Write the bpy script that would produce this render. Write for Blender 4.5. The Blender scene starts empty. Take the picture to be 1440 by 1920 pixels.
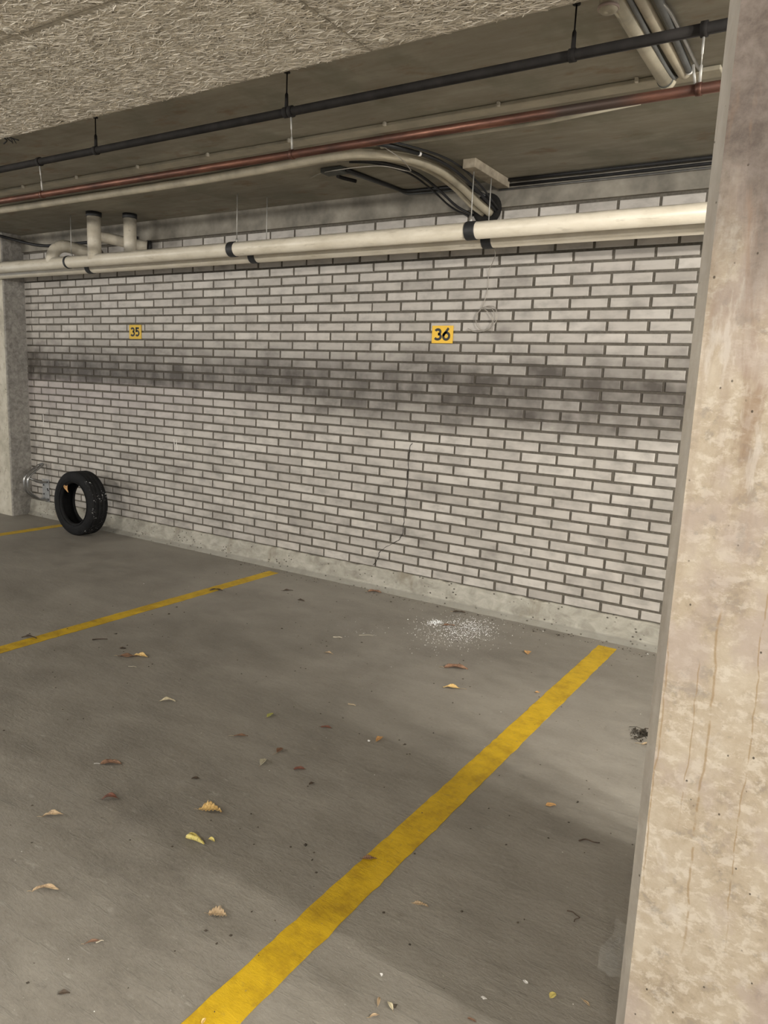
import bpy, math, random
import numpy as np
from mathutils import Vector, Matrix

random.seed(7)
rng = np.random.default_rng(11)
scene = bpy.context.scene
COL = scene.collection

# ------------------------------------------------------------------ materials
class NT:
    """tiny node-tree helper"""
    def __init__(self, name):
        self.m = bpy.data.materials.new(name)
        self.m.use_nodes = True
        self.t = self.m.node_tree
        self.t.nodes.clear()
        self.out = self.t.nodes.new('ShaderNodeOutputMaterial')
        self.bsdf = self.t.nodes.new('ShaderNodeBsdfPrincipled')
        self.t.links.new(self.bsdf.outputs[0], self.out.inputs[0])
        g = self.t.nodes.new('ShaderNodeNewGeometry')
        self.pos = g.outputs['Position']
        self._obj = None
    @property
    def obj(self):
        if self._obj is None:
            self._obj = self.t.nodes.new('ShaderNodeTexCoord').outputs['Object']
        return self._obj
    def put(self, sock, v):
        if isinstance(v, bpy.types.NodeSocket):
            self.t.links.new(v, sock)
        elif v is not None:
            if isinstance(v, (tuple, list)) and len(v) == 3 and sock.type == 'RGBA':
                v = (*v, 1)
            sock.default_value = v
    def set(self, **kw):
        for k, v in kw.items():
            self.put(self.bsdf.inputs[k.replace('_', ' ')], v)
    def math(self, op, a, b=None, c=None, clamp=False):
        n = self.t.nodes.new('ShaderNodeMath'); n.operation = op; n.use_clamp = clamp
        self.put(n.inputs[0], a)
        if b is not None: self.put(n.inputs[1], b)
        if c is not None: self.put(n.inputs[2], c)
        return n.outputs[0]
    def mul(self, a, b): return self.math('MULTIPLY', a, b)
    def add(self, a, b): return self.math('ADD', a, b)
    def step(self, v, lo, hi, a=0.0, b=1.0):
        n = self.t.nodes.new('ShaderNodeMapRange'); n.interpolation_type = 'SMOOTHSTEP'
        self.put(n.inputs[0], v); n.inputs[1].default_value = lo; n.inputs[2].default_value = hi
        n.inputs[3].default_value = a; n.inputs[4].default_value = b
        return n.outputs[0]
    def lin(self, v, lo, hi, a=0.0, b=1.0):
        n = self.t.nodes.new('ShaderNodeMapRange')
        self.put(n.inputs[0], v); n.inputs[1].default_value = lo; n.inputs[2].default_value = hi
        n.inputs[3].default_value = a; n.inputs[4].default_value = b
        return n.outputs[0]
    def map(self, vec, scale=(1, 1, 1), rot=(0, 0, 0), loc=(0, 0, 0)):
        n = self.t.nodes.new('ShaderNodeMapping')
        self.put(n.inputs[0], vec)
        n.inputs['Scale'].default_value = scale; n.inputs['Rotation'].default_value = rot
        n.inputs['Location'].default_value = loc
        return n.outputs[0]
    def noise(self, vec=None, scale=5, detail=4, rough=0.55, dist=0.0, color=False):
        n = self.t.nodes.new('ShaderNodeTexNoise')
        self.put(n.inputs['Vector'], vec if vec is not None else self.pos)
        n.inputs['Scale'].default_value = scale; n.inputs['Detail'].default_value = detail
        n.inputs['Roughness'].default_value = rough; n.inputs['Distortion'].default_value = dist
        return n.outputs[1 if color else 0]
    def voro(self, vec=None, scale=5, feature='F1', out='Distance', rnd=1.0):
        n = self.t.nodes.new('ShaderNodeTexVoronoi'); n.feature = feature
        self.put(n.inputs['Vector'], vec if vec is not None else self.pos)
        n.inputs['Scale'].default_value = scale; n.inputs['Randomness'].default_value = rnd
        return n.outputs[out]
    def mix(self, f, a, b, mode='MIX'):
        n = self.t.nodes.new('ShaderNodeMix'); n.data_type = 'RGBA'; n.blend_type = mode
        n.clamp_factor = True
        self.put(n.inputs[0], f); self.put(n.inputs[6], a); self.put(n.inputs[7], b)
        return n.outputs[2]
    def ramp(self, f, stops):
        n = self.t.nodes.new('ShaderNodeValToRGB')
        cr = n.color_ramp
        while len(cr.elements) < len(stops): cr.elements.new(0.5)
        for e, (p, c) in zip(cr.elements, stops):
            e.position = p; e.color = (*c, 1)
        self.put(n.inputs[0], f)
        return n.outputs[0]
    def sep(self, v):
        n = self.t.nodes.new('ShaderNodeSeparateXYZ'); self.put(n.inputs[0], v)
        return n.outputs
    def attr(self, name):
        n = self.t.nodes.new('ShaderNodeAttribute'); n.attribute_name = name
        return n.outputs['Fac']
    def bump(self, h, strength=0.5, dist=0.01, prev=None):
        n = self.t.nodes.new('ShaderNodeBump')
        self.put(n.inputs['Height'], h); n.inputs['Strength'].default_value = strength
        n.inputs['Distance'].default_value = dist
        if prev is not None: self.put(n.inputs['Normal'], prev)
        return n.outputs[0]

def simple(name, col, rough=0.6, metal=0.0, var=0.15, scale=30, bump=0.0, spec=None, obj=False):
    n = NT(name)
    v = n.obj if obj else n.pos
    f = n.noise(v, scale, 5, 0.6)
    d = tuple(c * (1 - var) for c in col); l = tuple(min(1, c * (1 + var)) for c in col)
    n.set(Base_Color=n.ramp(f, [(0.3, d), (0.7, l)]), Roughness=rough, Metallic=metal)
    if bump: n.set(Normal=n.bump(f, bump, 0.004))
    if spec is not None: n.bsdf.inputs['Specular IOR Level'].default_value = spec
    return n.m

# soot that car exhausts left on the wall, shared by brick and mortar
def soot_mask(n):
    s = n.sep(n.pos)
    warp = n.noise(n.pos, 1.3, 3, 0.6)
    warp2 = n.noise(n.map(n.pos, (1, 1, 1.5)), 5.0, 3, 0.6)
    z = n.add(s[2], n.mul(n.add(warp, -0.5), 0.13))
    z2 = n.add(s[2], n.mul(n.add(warp2, -0.5), 0.06))
    left = n.mul(n.step(z, 1.76, 1.32), n.step(z2, 1.258, 1.290))
    right = n.mul(n.step(z, 1.72, 1.40), n.step(z, 1.00, 1.30))
    k = n.step(s[0], 1.9, 3.9)
    band = n.add(n.mul(left, n.math('SUBTRACT', 1.0, k)), n.mul(right, k))
    blotch = n.step(n.noise(n.map(n.pos, (1.2, 1, 1.9)), 2.9, 4, 0.62), 0.47, 0.70)
    low = n.step(s[2], 0.95, 0.5)
    m = n.add(n.mul(band, n.lin(s[0], 0.0, 3.0, 1.15, 0.92)), n.mul(blotch, n.add(0.30, n.mul(low, 0.10))))
    return n.math('MINIMUM', m, 1.0)

def mat_brick():
    n = NT('white_brick')
    tone = n.attr('tone')
    f = n.noise(n.map(n.pos, (1, 1, 6)), 22, 5, 0.65)
    base = n.mix(n.add(n.mul(tone, 0.75), n.mul(f, 0.35)), (0.36, 0.332, 0.305), (0.64, 0.605, 0.565))
    gr = n.step(n.noise(n.map(n.pos, (1.3, 1, 2.4)), 5.5, 4, 0.62), 0.42, 0.72)
    base = n.mix(n.mul(gr, 0.55), base, (0.27, 0.25, 0.232))
    sm = soot_mask(n)
    hold = n.lin(tone, 0, 1, 1.15, 0.72)
    g = n.noise(n.map(n.pos, (1, 1, 0.8)), 7.5, 3, 0.6)
    sm2 = n.math('MULTIPLY', n.mul(sm, hold), n.lin(g, 0.3, 0.7, 0.70, 1.2), clamp=True)
    base = n.mix(n.mul(sm2, 0.96), base, (0.066, 0.055, 0.047))
    # mauve bloom left below the soot edge
    s = n.sep(n.pos)
    mv = n.mul(n.mul(n.step(s[2], 0.8, 1.2), n.step(s[2], 1.32, 1.25)), n.step(s[0], 3.4, 1.0))
    base = n.mix(n.mul(mv, 0.35), base, (0.36, 0.30, 0.325))
    sp = n.step(n.noise(n.pos, 160, 2, 0.5), 0.74, 0.80)
    base = n.mix(n.mul(sp, 0.5), base, (0.09, 0.08, 0.07))
    n.set(Base_Color=base, Roughness=0.55)
    n.set(Normal=n.bump(f, 0.16, 0.004))
    return n.m

def mat_mortar():
    n = NT('mortar')
    f = n.noise(n.pos, 60, 5, 0.7)
    base = n.ramp(f, [(0.3, (0.088, 0.078, 0.064)), (0.7, (0.165, 0.149, 0.124))])
    base = n.mix(n.mul(soot_mask(n), 0.6), base, (0.055, 0.046, 0.038))
    n.set(Base_Color=base, Roughness=0.95, Normal=n.bump(f, 0.5, 0.006))
    return n.m

def mat_floor():
    n = NT('floor_concrete')
    s = n.sep(n.pos)
    big = n.noise(n.pos, 0.9, 5, 0.6, 0.4)
    mid = n.noise(n.map(n.pos, (1, 1.8, 1), (0, 0, 0.5)), 4.5, 6, 0.65)
    fine = n.noise(n.pos, 90, 4, 0.6)
    c = n.ramp(n.add(n.mul(big, 0.55), n.mul(mid, 0.45)),
               [(0.36, (0.165, 0.150, 0.129)), (0.50, (0.235, 0.217, 0.190)), (0.64, (0.300, 0.280, 0.248))])
    # dark oily stains where cars stood
    st = n.step(n.noise(n.map(n.pos, (1, 1, 1), (0, 0, 0), (3.1, 1.7, 0)), 1.6, 4, 0.6), 0.54, 0.72)
    c = n.mix(n.mul(st, 0.42), c, (0.13, 0.115, 0.10))
    sp = n.step(n.noise(n.pos, 24, 5, 0.65), 0.58, 0.72)
    c = n.mix(n.mul(sp, 0.34), c, (0.12, 0.105, 0.09))
    pale = n.step(n.noise(n.map(n.pos, (1, 3.5, 1), (0, 0, 0.45)), 12, 4, 0.65), 0.60, 0.74)
    front = n.step(s[1], -1.1, -2.4)
    c = n.mix(n.mul(n.mul(pale, front), 0.42), c, (0.44, 0.42, 0.38))
    chip = n.step(n.noise(n.pos, 55, 4, 0.62), 0.66, 0.72)
    c = n.mix(n.mul(n.mul(chip, n.step(s[1], -0.6, -2.0)), 0.55), c, (0.42, 0.40, 0.36))
    c = n.mix(n.lin(fine, 0.3, 0.7, 0.0, 0.22), c, (0.36, 0.34, 0.30))
    n.set(Base_Color=c, Roughness=n.lin(mid, 0.3, 0.7, 0.50, 0.72))
    ridg = n.noise(n.map(n.pos, (1, 2.0, 1), (0, 0, 0.55)), 13, 8, 0.72, 0.15)
    scr = n.noise(n.map(n.pos, (1, 6.5, 1), (0, 0, 0.26)), 9, 6, 0.70, 0.1)
    scr = n.step(scr, 0.55, 0.66)
    ridg = n.add(ridg, n.mul(scr, 0.22))
    amp = n.lin(n.step(s[1], -0.7, -2.6), 0, 1, 0.22, 1.0)
    h = n.mul(ridg, amp)
    nb = n.bump(h, 0.60, 0.010)
    n.set(Normal=n.bump(fine, 0.16, 0.003, nb))
    return n.m

def mat_line():
    n = NT('yellow_line_paint')
    mid = n.noise(n.pos, 9, 5, 0.7)
    c = n.ramp(mid, [(0.32, (0.40, 0.245, 0.004)), (0.52, (0.60, 0.385, 0.006)), (0.72, (0.70, 0.46, 0.015))])
    s = n.sep(n.pos)
    farw = n.lin(s[0], 1.0, 5.0, 0.80, 0.30)
    wear = n.step(n.noise(n.pos, 34, 5, 0.72), 0.56, 0.70)
    c = n.mix(n.mul(wear, farw), c, (0.24, 0.175, 0.06))
    ch = n.step(n.noise(n.pos, 70, 3, 0.6), 0.70, 0.74)
    c = n.mix(n.mul(ch, 0.7), c, (0.22, 0.19, 0.15))
    n.set(Base_Color=c, Roughness=0.55)
    ridg = n.noise(n.map(n.pos, (1, 2.6, 1), (0, 0, 0.55)), 16, 8, 0.72, 0.15)
    n.set(Normal=n.bump(ridg, 0.5, 0.012))
    return n.m

def mat_slab():
    n = NT('slab_concrete')
    a = n.noise(n.map(n.pos, (1, 2.2, 1)), 2.2, 6, 0.65, 0.3)
    b = n.noise(n.map(n.pos, (2.0, 14, 1)), 2.2, 4, 0.6)
    c = n.ramp(n.add(n.mul(a, 0.7), n.mul(b, 0.3)), [(0.30, (0.20, 0.183, 0.142)), (0.5, (0.285, 0.262, 0.21)), (0.70, (0.38, 0.355, 0.292))])
    r = n.step(n.noise(n.map(n.pos, (1, 1.8, 1)), 4.6, 4, 0.62), 0.56, 0.72)
    c = n.mix(n.mul(r, 0.60), c, (0.20, 0.125, 0.075))
    gr = n.step(n.noise(n.map(n.pos, (1.4, 1, 1), (0, 0, 0), (4, 2, 0)), 3.1, 4, 0.6), 0.50, 0.66)
    c = n.mix(n.mul(gr, 0.45), c, (0.175, 0.180, 0.135))
    n.set(Base_Color=c, Roughness=0.85, Normal=n.bump(b, 0.2, 0.006))
    return n.m

def mat_column():
    n = NT('column_concrete')
    s = n.sep(n.pos)
    st = n.map(n.pos, (1, 1, 0.20))
    big = n.noise(n.pos, 6.5, 4, 0.6, 0.4)
    a = n.noise(n.pos, 24, 7, 0.72, 0.2)
    blot = n.noise(n.map(n.pos, (1, 1, 1.35)), 36, 7, 0.70, 0.25)
    flow = n.noise(st, 22, 5, 0.65, 0.3)
    c = n.ramp(n.add(n.mul(a, 0.6), n.mul(big, 0.4)), [(0.36, (0.330, 0.262, 0.190)), (0.48, (0.475, 0.395, 0.300)), (0.62, (0.565, 0.490, 0.395))])
    wh = n.step(blot, 0.48, 0.62)
    c = n.mix(n.mul(wh, 0.62), c, (0.70, 0.635, 0.55))
    cloud = n.step(n.noise(n.map(n.pos, (1, 1, 0.8)), 9, 5, 0.65, 0.8), 0.56, 0.70)
    c = n.mix(n.mul(cloud, n.mul(n.step(s[2], 1.0, 0.65), 0.6)), c, (0.70, 0.655, 0.615))
    pink = n.step(n.noise(n.map(n.pos, (1, 1, 0.7)), 7.5, 4, 0.6), 0.48, 0.62)
    c = n.mix(n.mul(pink, 0.60), c, (0.45, 0.37, 0.335))
    c = n.mix(n.mul(n.step(a, 0.44, 0.34), 0.45), c, (0.36, 0.32, 0.285))
    c = n.mix(n.mul(n.step(n.noise(n.map(n.pos, (1, 1, 0.10)), 30, 4, 0.6), 0.52, 0.66), n.mul(n.step(s[2], 0.75, 1.15), 0.45)), c, (0.40, 0.315, 0.25))
    c = n.mix(n.mul(n.step(n.noise(n.map(n.pos, (1, 1, 0.25), (0, 0, 0), (2, 1, 0)), 24, 5, 0.65), 0.56, 0.66), n.mul(n.step(s[2], 0.95, 1.2), 0.6)), c, (0.66, 0.61, 0.555))
    # upper part: grey brown water staining with rusty runs
    br = n.step(n.noise(st, 15, 5, 0.62, 0.4), 0.50, 0.66)
    up = n.step(n.add(s[2], n.mul(n.add(flow, -0.5), 0.35)), 1.44, 1.78)
    mid = n.mul(n.step(s[2], 1.05, 1.35), 0.55)
    c = n.mix(n.mul(up, 0.93), c, n.ramp(a, [(0.35, (0.095, 0.074, 0.064)), (0.65, (0.20, 0.165, 0.148))]))
    c = n.mix(n.mul(br, n.math('MAXIMUM', n.mul(up, 0.55), mid)), c, (0.27, 0.165, 0.105))
    # thin rusty drip runs
    dx = n.add(s[0], n.mul(n.add(n.noise(n.map(n.pos, (0, 0, 1)), 3.5, 4, 0.6), -0.5), 0.05))
    drips = None
    for x0, z0, z1, w in ((6.272, 0.55, 0.98, .0022), (6.352, 0.45, 1.02, .0030), (6.325, 0.72, 0.92, .0016), (6.420, 0.5, 1.30, .0018)):
        d = n.step(n.math('ABSOLUTE', n.add(dx, -x0)), w * 1.1, w * 0.1)
        d = n.mul(d, n.mul(n.step(s[2], z0 - .15, z0), n.step(s[2], z1 + .01, z1 - .01)))
        d = n.mul(d, n.step(n.noise(n.map(n.pos, (1, 1, 1)), 30, 3, 0.6), 0.35, 0.5))
        drips = d if drips is None else n.math('MAXIMUM', drips, d)
    c = n.mix(n.mul(drips, 0.62), c, (0.34, 0.22, 0.10))
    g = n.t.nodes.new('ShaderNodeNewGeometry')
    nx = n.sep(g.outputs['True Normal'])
    ch = n.mul(n.step(nx[0], -0.55, -0.62), n.step(nx[1], -0.55, -0.62))  # chamfer face greyed in the colour, as if turned from the light
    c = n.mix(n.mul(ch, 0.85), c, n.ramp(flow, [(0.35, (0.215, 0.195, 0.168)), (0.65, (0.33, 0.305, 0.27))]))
    pore = n.step(n.voro(n.map(n.pos, (1, 1, 0.8)), 42), 0.105, 0.055)
    pk = n.step(n.noise(n.pos, 19, 2, 0.5), 0.50, 0.56)
    pm = n.mul(pore, pk)
    c = n.mix(n.mul(pm, 0.9), c, (0.06, 0.045, 0.03))
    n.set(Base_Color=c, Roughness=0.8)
    h = n.add(n.mul(blot, 0.6), n.mul(pm, -1.0))
    n.set(Normal=n.bump(n.add(h, n.mul(n.noise(n.map(n.pos, (1, 1, 2.5)), 90, 4, 0.7), 0.35)), 0.30, 0.003))
    return n.m

def mat_pilaster():
    n = NT('pilaster_concrete')
    s = n.sep(n.pos)
    a = n.noise(n.pos, 7, 6, 0.65, 0.6)
    c = n.ramp(a, [(0.3, (0.40, 0.37, 0.30)), (0.5, (0.55, 0.515, 0.435)), (0.7, (0.66, 0.62, 0.54))])
    br = n.step(n.noise(n.map(n.pos, (1, 1, 0.5)), 24, 5, 0.7, 0.8), 0.56, 0.66)
    c = n.mix(n.mul(br, 0.65), c, (0.23, 0.185, 0.125))
    pore = n.step(n.voro(n.pos, 22), 0.16, 0.08)
    c = n.mix(n.mul(pore, n.step(n.noise(n.pos, 9, 2), 0.5, 0.6)), c, (0.08, 0.07, 0.055))
    # side face shade put into the colour: a greyer, darker concrete tone
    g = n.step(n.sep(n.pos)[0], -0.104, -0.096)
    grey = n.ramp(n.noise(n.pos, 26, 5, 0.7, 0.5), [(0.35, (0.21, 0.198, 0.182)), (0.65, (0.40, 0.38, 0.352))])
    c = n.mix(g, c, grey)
    n.set(Base_Color=c, Roughness=0.85, Normal=n.bump(a, 0.4, 0.006))
    return n.m

def mat_curb():
    n = NT('curb_concrete')
    s = n.sep(n.pos)
    a = n.noise(n.map(n.pos, (1, 1, 1.6)), 9, 6, 0.65, 0.5)
    c = n.ramp(a, [(0.3, (0.27, 0.252, 0.214)), (0.5, (0.40, 0.382, 0.333)), (0.7, (0.53, 0.51, 0.455))])
    st = n.step(n.noise(n.map(n.pos, (1, 1, 0.3)), 4.5, 4, 0.6), 0.56, 0.68)
    c = n.mix(n.mul(st, 0.55), c, (0.20, 0.165, 0.11))
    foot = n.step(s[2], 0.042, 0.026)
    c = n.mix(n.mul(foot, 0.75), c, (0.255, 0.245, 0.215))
    pore = n.step(n.voro(n.map(n.pos, (1, 1, 1.4)), 30), 0.24, 0.13)
    pk = n.step(n.noise(n.pos, 6, 3), 0.45, 0.55)
    pm = n.mul(pore, pk)
    c = n.mix(pm, c, (0.085, 0.075, 0.06))
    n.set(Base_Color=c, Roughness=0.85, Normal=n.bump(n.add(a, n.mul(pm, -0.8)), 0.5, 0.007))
    return n.m

def mat_rubber():
    n = NT('tyre_rubber')
    v = n.obj
    f = n.noise(v, 18, 5, 0.65)
    c = n.ramp(f, [(0.35, (0.006, 0.006, 0.007)), (0.7, (0.013, 0.013, 0.014))])
    s = n.sep(v)
    # splashes of white paint on the tread side
    r = n.math('SQRT', n.add(n.mul(s[0], s[0]), n.mul(s[2], s[2])))
    sp = n.step(n.noise(n.map(v, (1, 1, 1.3)), 62, 3, 0.6), 0.63, 0.66)
    near = n.mul(n.step(n.noise(v, 9, 2), 0.44, 0.56), n.mul(n.step(r, 0.250, 0.262), n.step(s[0], 0.10, 0.17)))
    c = n.mix(n.mul(sp, n.mul(near, 0.95)), c, (0.62, 0.62, 0.62))
    n.set(Base_Color=c, Roughness=0.75, Normal=n.bump(f, 0.15, 0.003))
    n.bsdf.inputs['Specular IOR Level'].default_value = 0.25
    return n.m

def mat_copper():
    n = NT('weathered_copper')
    f = n.noise(n.map(n.pos, (0.6, 3, 3)), 9, 5, 0.65)
    c = n.ramp(f, [(0.28, (0.050, 0.030, 0.025)), (0.5, (0.125, 0.058, 0.042)), (0.74, (0.27, 0.125, 0.085))])
    s = n.sep(n.pos)
    dk = n.mul(n.step(s[0], 5.50, 5.62), n.step(s[0], 5.88, 5.76))
    c = n.mix(n.mul(dk, 0.8), c, (0.075, 0.062, 0.055))
    n.set(Base_Color=c, Roughness=n.lin(f, 0.3, 0.7, 0.55, 0.36), Metallic=0.65)
    return n.m

def mat_pvc():
    n = NT('cream_pvc')
    f = n.noise(n.map(n.pos, (0.8, 2, 2)), 6, 5, 0.65)
    c = n.ramp(f, [(0.30, (0.56, 0.505, 0.405)), (0.55, (0.69, 0.635, 0.53)), (0.75, (0.74, 0.69, 0.59))])
    g = n.t.nodes.new('ShaderNodeNewGeometry')
    nz = n.sep(g.outputs['Normal'])[2]
    dust = n.mul(n.step(nz, 0.35, 0.95), n.lin(n.noise(n.map(n.pos, (1.5, 6, 6)), 7, 4, 0.7), 0.35, 0.65, 0.25, 0.9))
    c = n.mix(dust, c, (0.20, 0.18, 0.15))
    sm = n.step(n.noise(n.map(n.pos, (0.7, 4, 4)), 11, 3, 0.6), 0.64, 0.74)
    c = n.mix(n.mul(sm, 0.35), c, (0.30, 0.26, 0.20))
    n.set(Base_Color=c, Roughness=0.38)
    return n.m

def mat_leaf(name, a, b, spot, sc=70, sp=0.5):
    n = NT(name)
    f = n.noise(n.obj, sc, 5, 0.65)
    c = n.mix(n.lin(f, 0.3, 0.7), a, b)
    k = n.step(n.noise(n.map(n.obj, (1, 1, 1), (0, 0, 0), (1, 2, 3)), sc * 1.7, 3, 0.6), 0.54, 0.66)
    c = n.mix(n.mul(k, sp), c, spot)
    vein = n.step(n.math('ABSOLUTE', n.sep(n.obj)[1]), 0.0016, 0.0006)
    c = n.mix(n.mul(vein, 0.5), c, tuple(x * 0.55 for x in a))
    n.set(Base_Color=c, Roughness=0.6)
    return n.m

M = {
 'brick': mat_brick(), 'mortar': mat_mortar(), 'floor': mat_floor(), 'line': mat_line(), 'slab': mat_slab(),
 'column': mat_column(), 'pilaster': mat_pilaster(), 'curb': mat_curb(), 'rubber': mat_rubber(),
 'copper': mat_copper(), 'pvc': mat_pvc(),
 'beam': simple('beam_concrete', (0.25, 0.23, 0.195), 0.85, 0, 0.45, 5, 0.3),
 'board': simple('wood_wool', (0.82, 0.765, 0.67), 0.9, 0, 0.10, 9),
 'boardback': simple('wood_wool_core', (0.50, 0.46, 0.39), 0.95, 0, 0.3, 40, 0.8),
 'disc': simple('fixing_disc_plastic', (0.55, 0.51, 0.43), 0.5, 0, 0.08, 20),
 'blackpipe': simple('black_iron', (0.020, 0.018, 0.017), 0.75, 0.0, 0.35, 14, 0.1, spec=0.2),
 'zinc': simple('zinc_plated', (0.50, 0.49, 0.46), 0.55, 0.5, 0.12, 40),
 'chrome': simple('galvanised_tube', (0.36, 0.36, 0.36), 0.28, 0.9, 0.2, 20),
 'plate': simple('galvanised_plate', (0.42, 0.43, 0.44), 0.5, 0.5, 0.15, 30),
 'rubberband': simple('black_rubber_coupling', (0.022, 0.023, 0.025), 0.55, 0, 0.3, 30),
 'conduit': simple('beige_conduit', (0.43, 0.385, 0.295), 0.55, 0, 0.22, 9),
 'strip': simple('beige_cable_cover', (0.40, 0.365, 0.285), 0.6, 0, 0.2, 8),
 'cable': simple('black_cable', (0.018, 0.018, 0.02), 0.5, 0, 0.3, 25),
 'greycable': simple('grey_cable', (0.11, 0.115, 0.115), 0.5, 0, 0.25, 12),
 'wire': simple('bare_wire', (0.40, 0.37, 0.33), 0.5, 0.3, 0.15, 30),
 'hole': simple('hole_black', (0.012, 0.011, 0.010), 1.0, 0, 0.3, 20),
 'sign': simple('yellow_sign', (0.84, 0.50, 0.006), 0.4, 0, 0.06, 20),
 'signdull': simple('yellow_sign_faded', (0.70, 0.45, 0.02), 0.4, 0, 0.10, 30),
 'ink': simple('black_numeral', (0.012, 0.011, 0.010), 0.5, 0, 0.1, 20),
 'wood': simple('timber_block', (0.33, 0.285, 0.22), 0.8, 0, 0.3, 18, 0.2),
 'box': simple('grey_box', (0.075, 0.08, 0.075), 0.6, 0, 0.2, 20),
 'chalk': simple('white_chalk', (0.80, 0.78, 0.75), 0.9, 0, 0.08, 60),
 'crack': simple('crack_dark', (0.03, 0.026, 0.022), 1.0, 0, 0.2, 40),
 'shard': simple('glass_crumbs', (0.86, 0.88, 0.90), 0.25, 0, 0.06, 50),
 'grit': simple('dark_grit', (0.06, 0.048, 0.036), 0.9, 0, 0.5, 50),
 'paper': simple('white_scrap', (0.82, 0.81, 0.80), 0.7, 0, 0.05, 60),
 'stem': simple('leaf_stem', (0.42, 0.33, 0.22), 0.7, 0, 0.3, 60),
 'darkstem': simple('dark_leaf_stem', (0.08, 0.055, 0.04), 0.8, 0, 0.3, 60),
 'straw': simple('straw', (0.55, 0.50, 0.40), 0.7, 0, 0.2, 60),
 'dirt': simple('dirt_crumbs', (0.045, 0.037, 0.027), 0.95, 0, 0.6, 90),
}
LM = {
 'gold': mat_leaf('golden_leaf', (0.66, 0.42, 0.14), (0.86, 0.64, 0.30), (0.30, 0.15, 0.05), 90, 0.6),
 'yellow': mat_leaf('yellow_leaf', (0.70, 0.58, 0.15), (0.84, 0.74, 0.32), (0.10, 0.075, 0.015), 70, 0.5),
 'orange': mat_leaf('orange_leaf', (0.46, 0.24, 0.085), (0.74, 0.46, 0.20), (0.16, 0.06, 0.02), 60, 0.6),
 'tan': mat_leaf('tan_leaf', (0.40, 0.28, 0.165), (0.64, 0.50, 0.33), (0.13, 0.07, 0.04), 60, 0.55),
 'pale': mat_leaf('pale_leaf', (0.62, 0.55, 0.38), (0.80, 0.73, 0.54), (0.28, 0.20, 0.10), 60, 0.35),
 'brown': mat_leaf('brown_leaf', (0.16, 0.085, 0.055), (0.34, 0.20, 0.125), (0.05, 0.025, 0.018), 60, 0.6),
 'red': mat_leaf('reddish_brown_leaf', (0.13, 0.05, 0.036), (0.30, 0.13, 0.09), (0.03, 0.014, 0.012), 60, 0.6),
 'dark': mat_leaf('dark_leaf', (0.045, 0.032, 0.022), (0.12, 0.085, 0.058), (0.02, 0.014, 0.01), 60, 0.6),
 'green': mat_leaf('green_leaf', (0.34, 0.36, 0.09), (0.62, 0.60, 0.22), (0.14, 0.14, 0.03), 60, 0.5),
 'grey': mat_leaf('grey_leaf', (0.44, 0.41, 0.31), (0.68, 0.64, 0.50), (0.24, 0.22, 0.14), 60, 0.4),
}
def mat_plastic():
    n = NT('clear_wrap')
    n.set(Base_Color=(0.9, 0.92, 0.9), Roughness=0.10, Alpha=0.11)
    n.bsdf.inputs['Specular IOR Level'].default_value = 0.8
    f = n.noise(n.obj, 30, 4, 0.6)
    n.set(Normal=n.bump(f, 0.6, 0.01))
    return n.m
M['wrap'] = mat_plastic()

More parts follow.
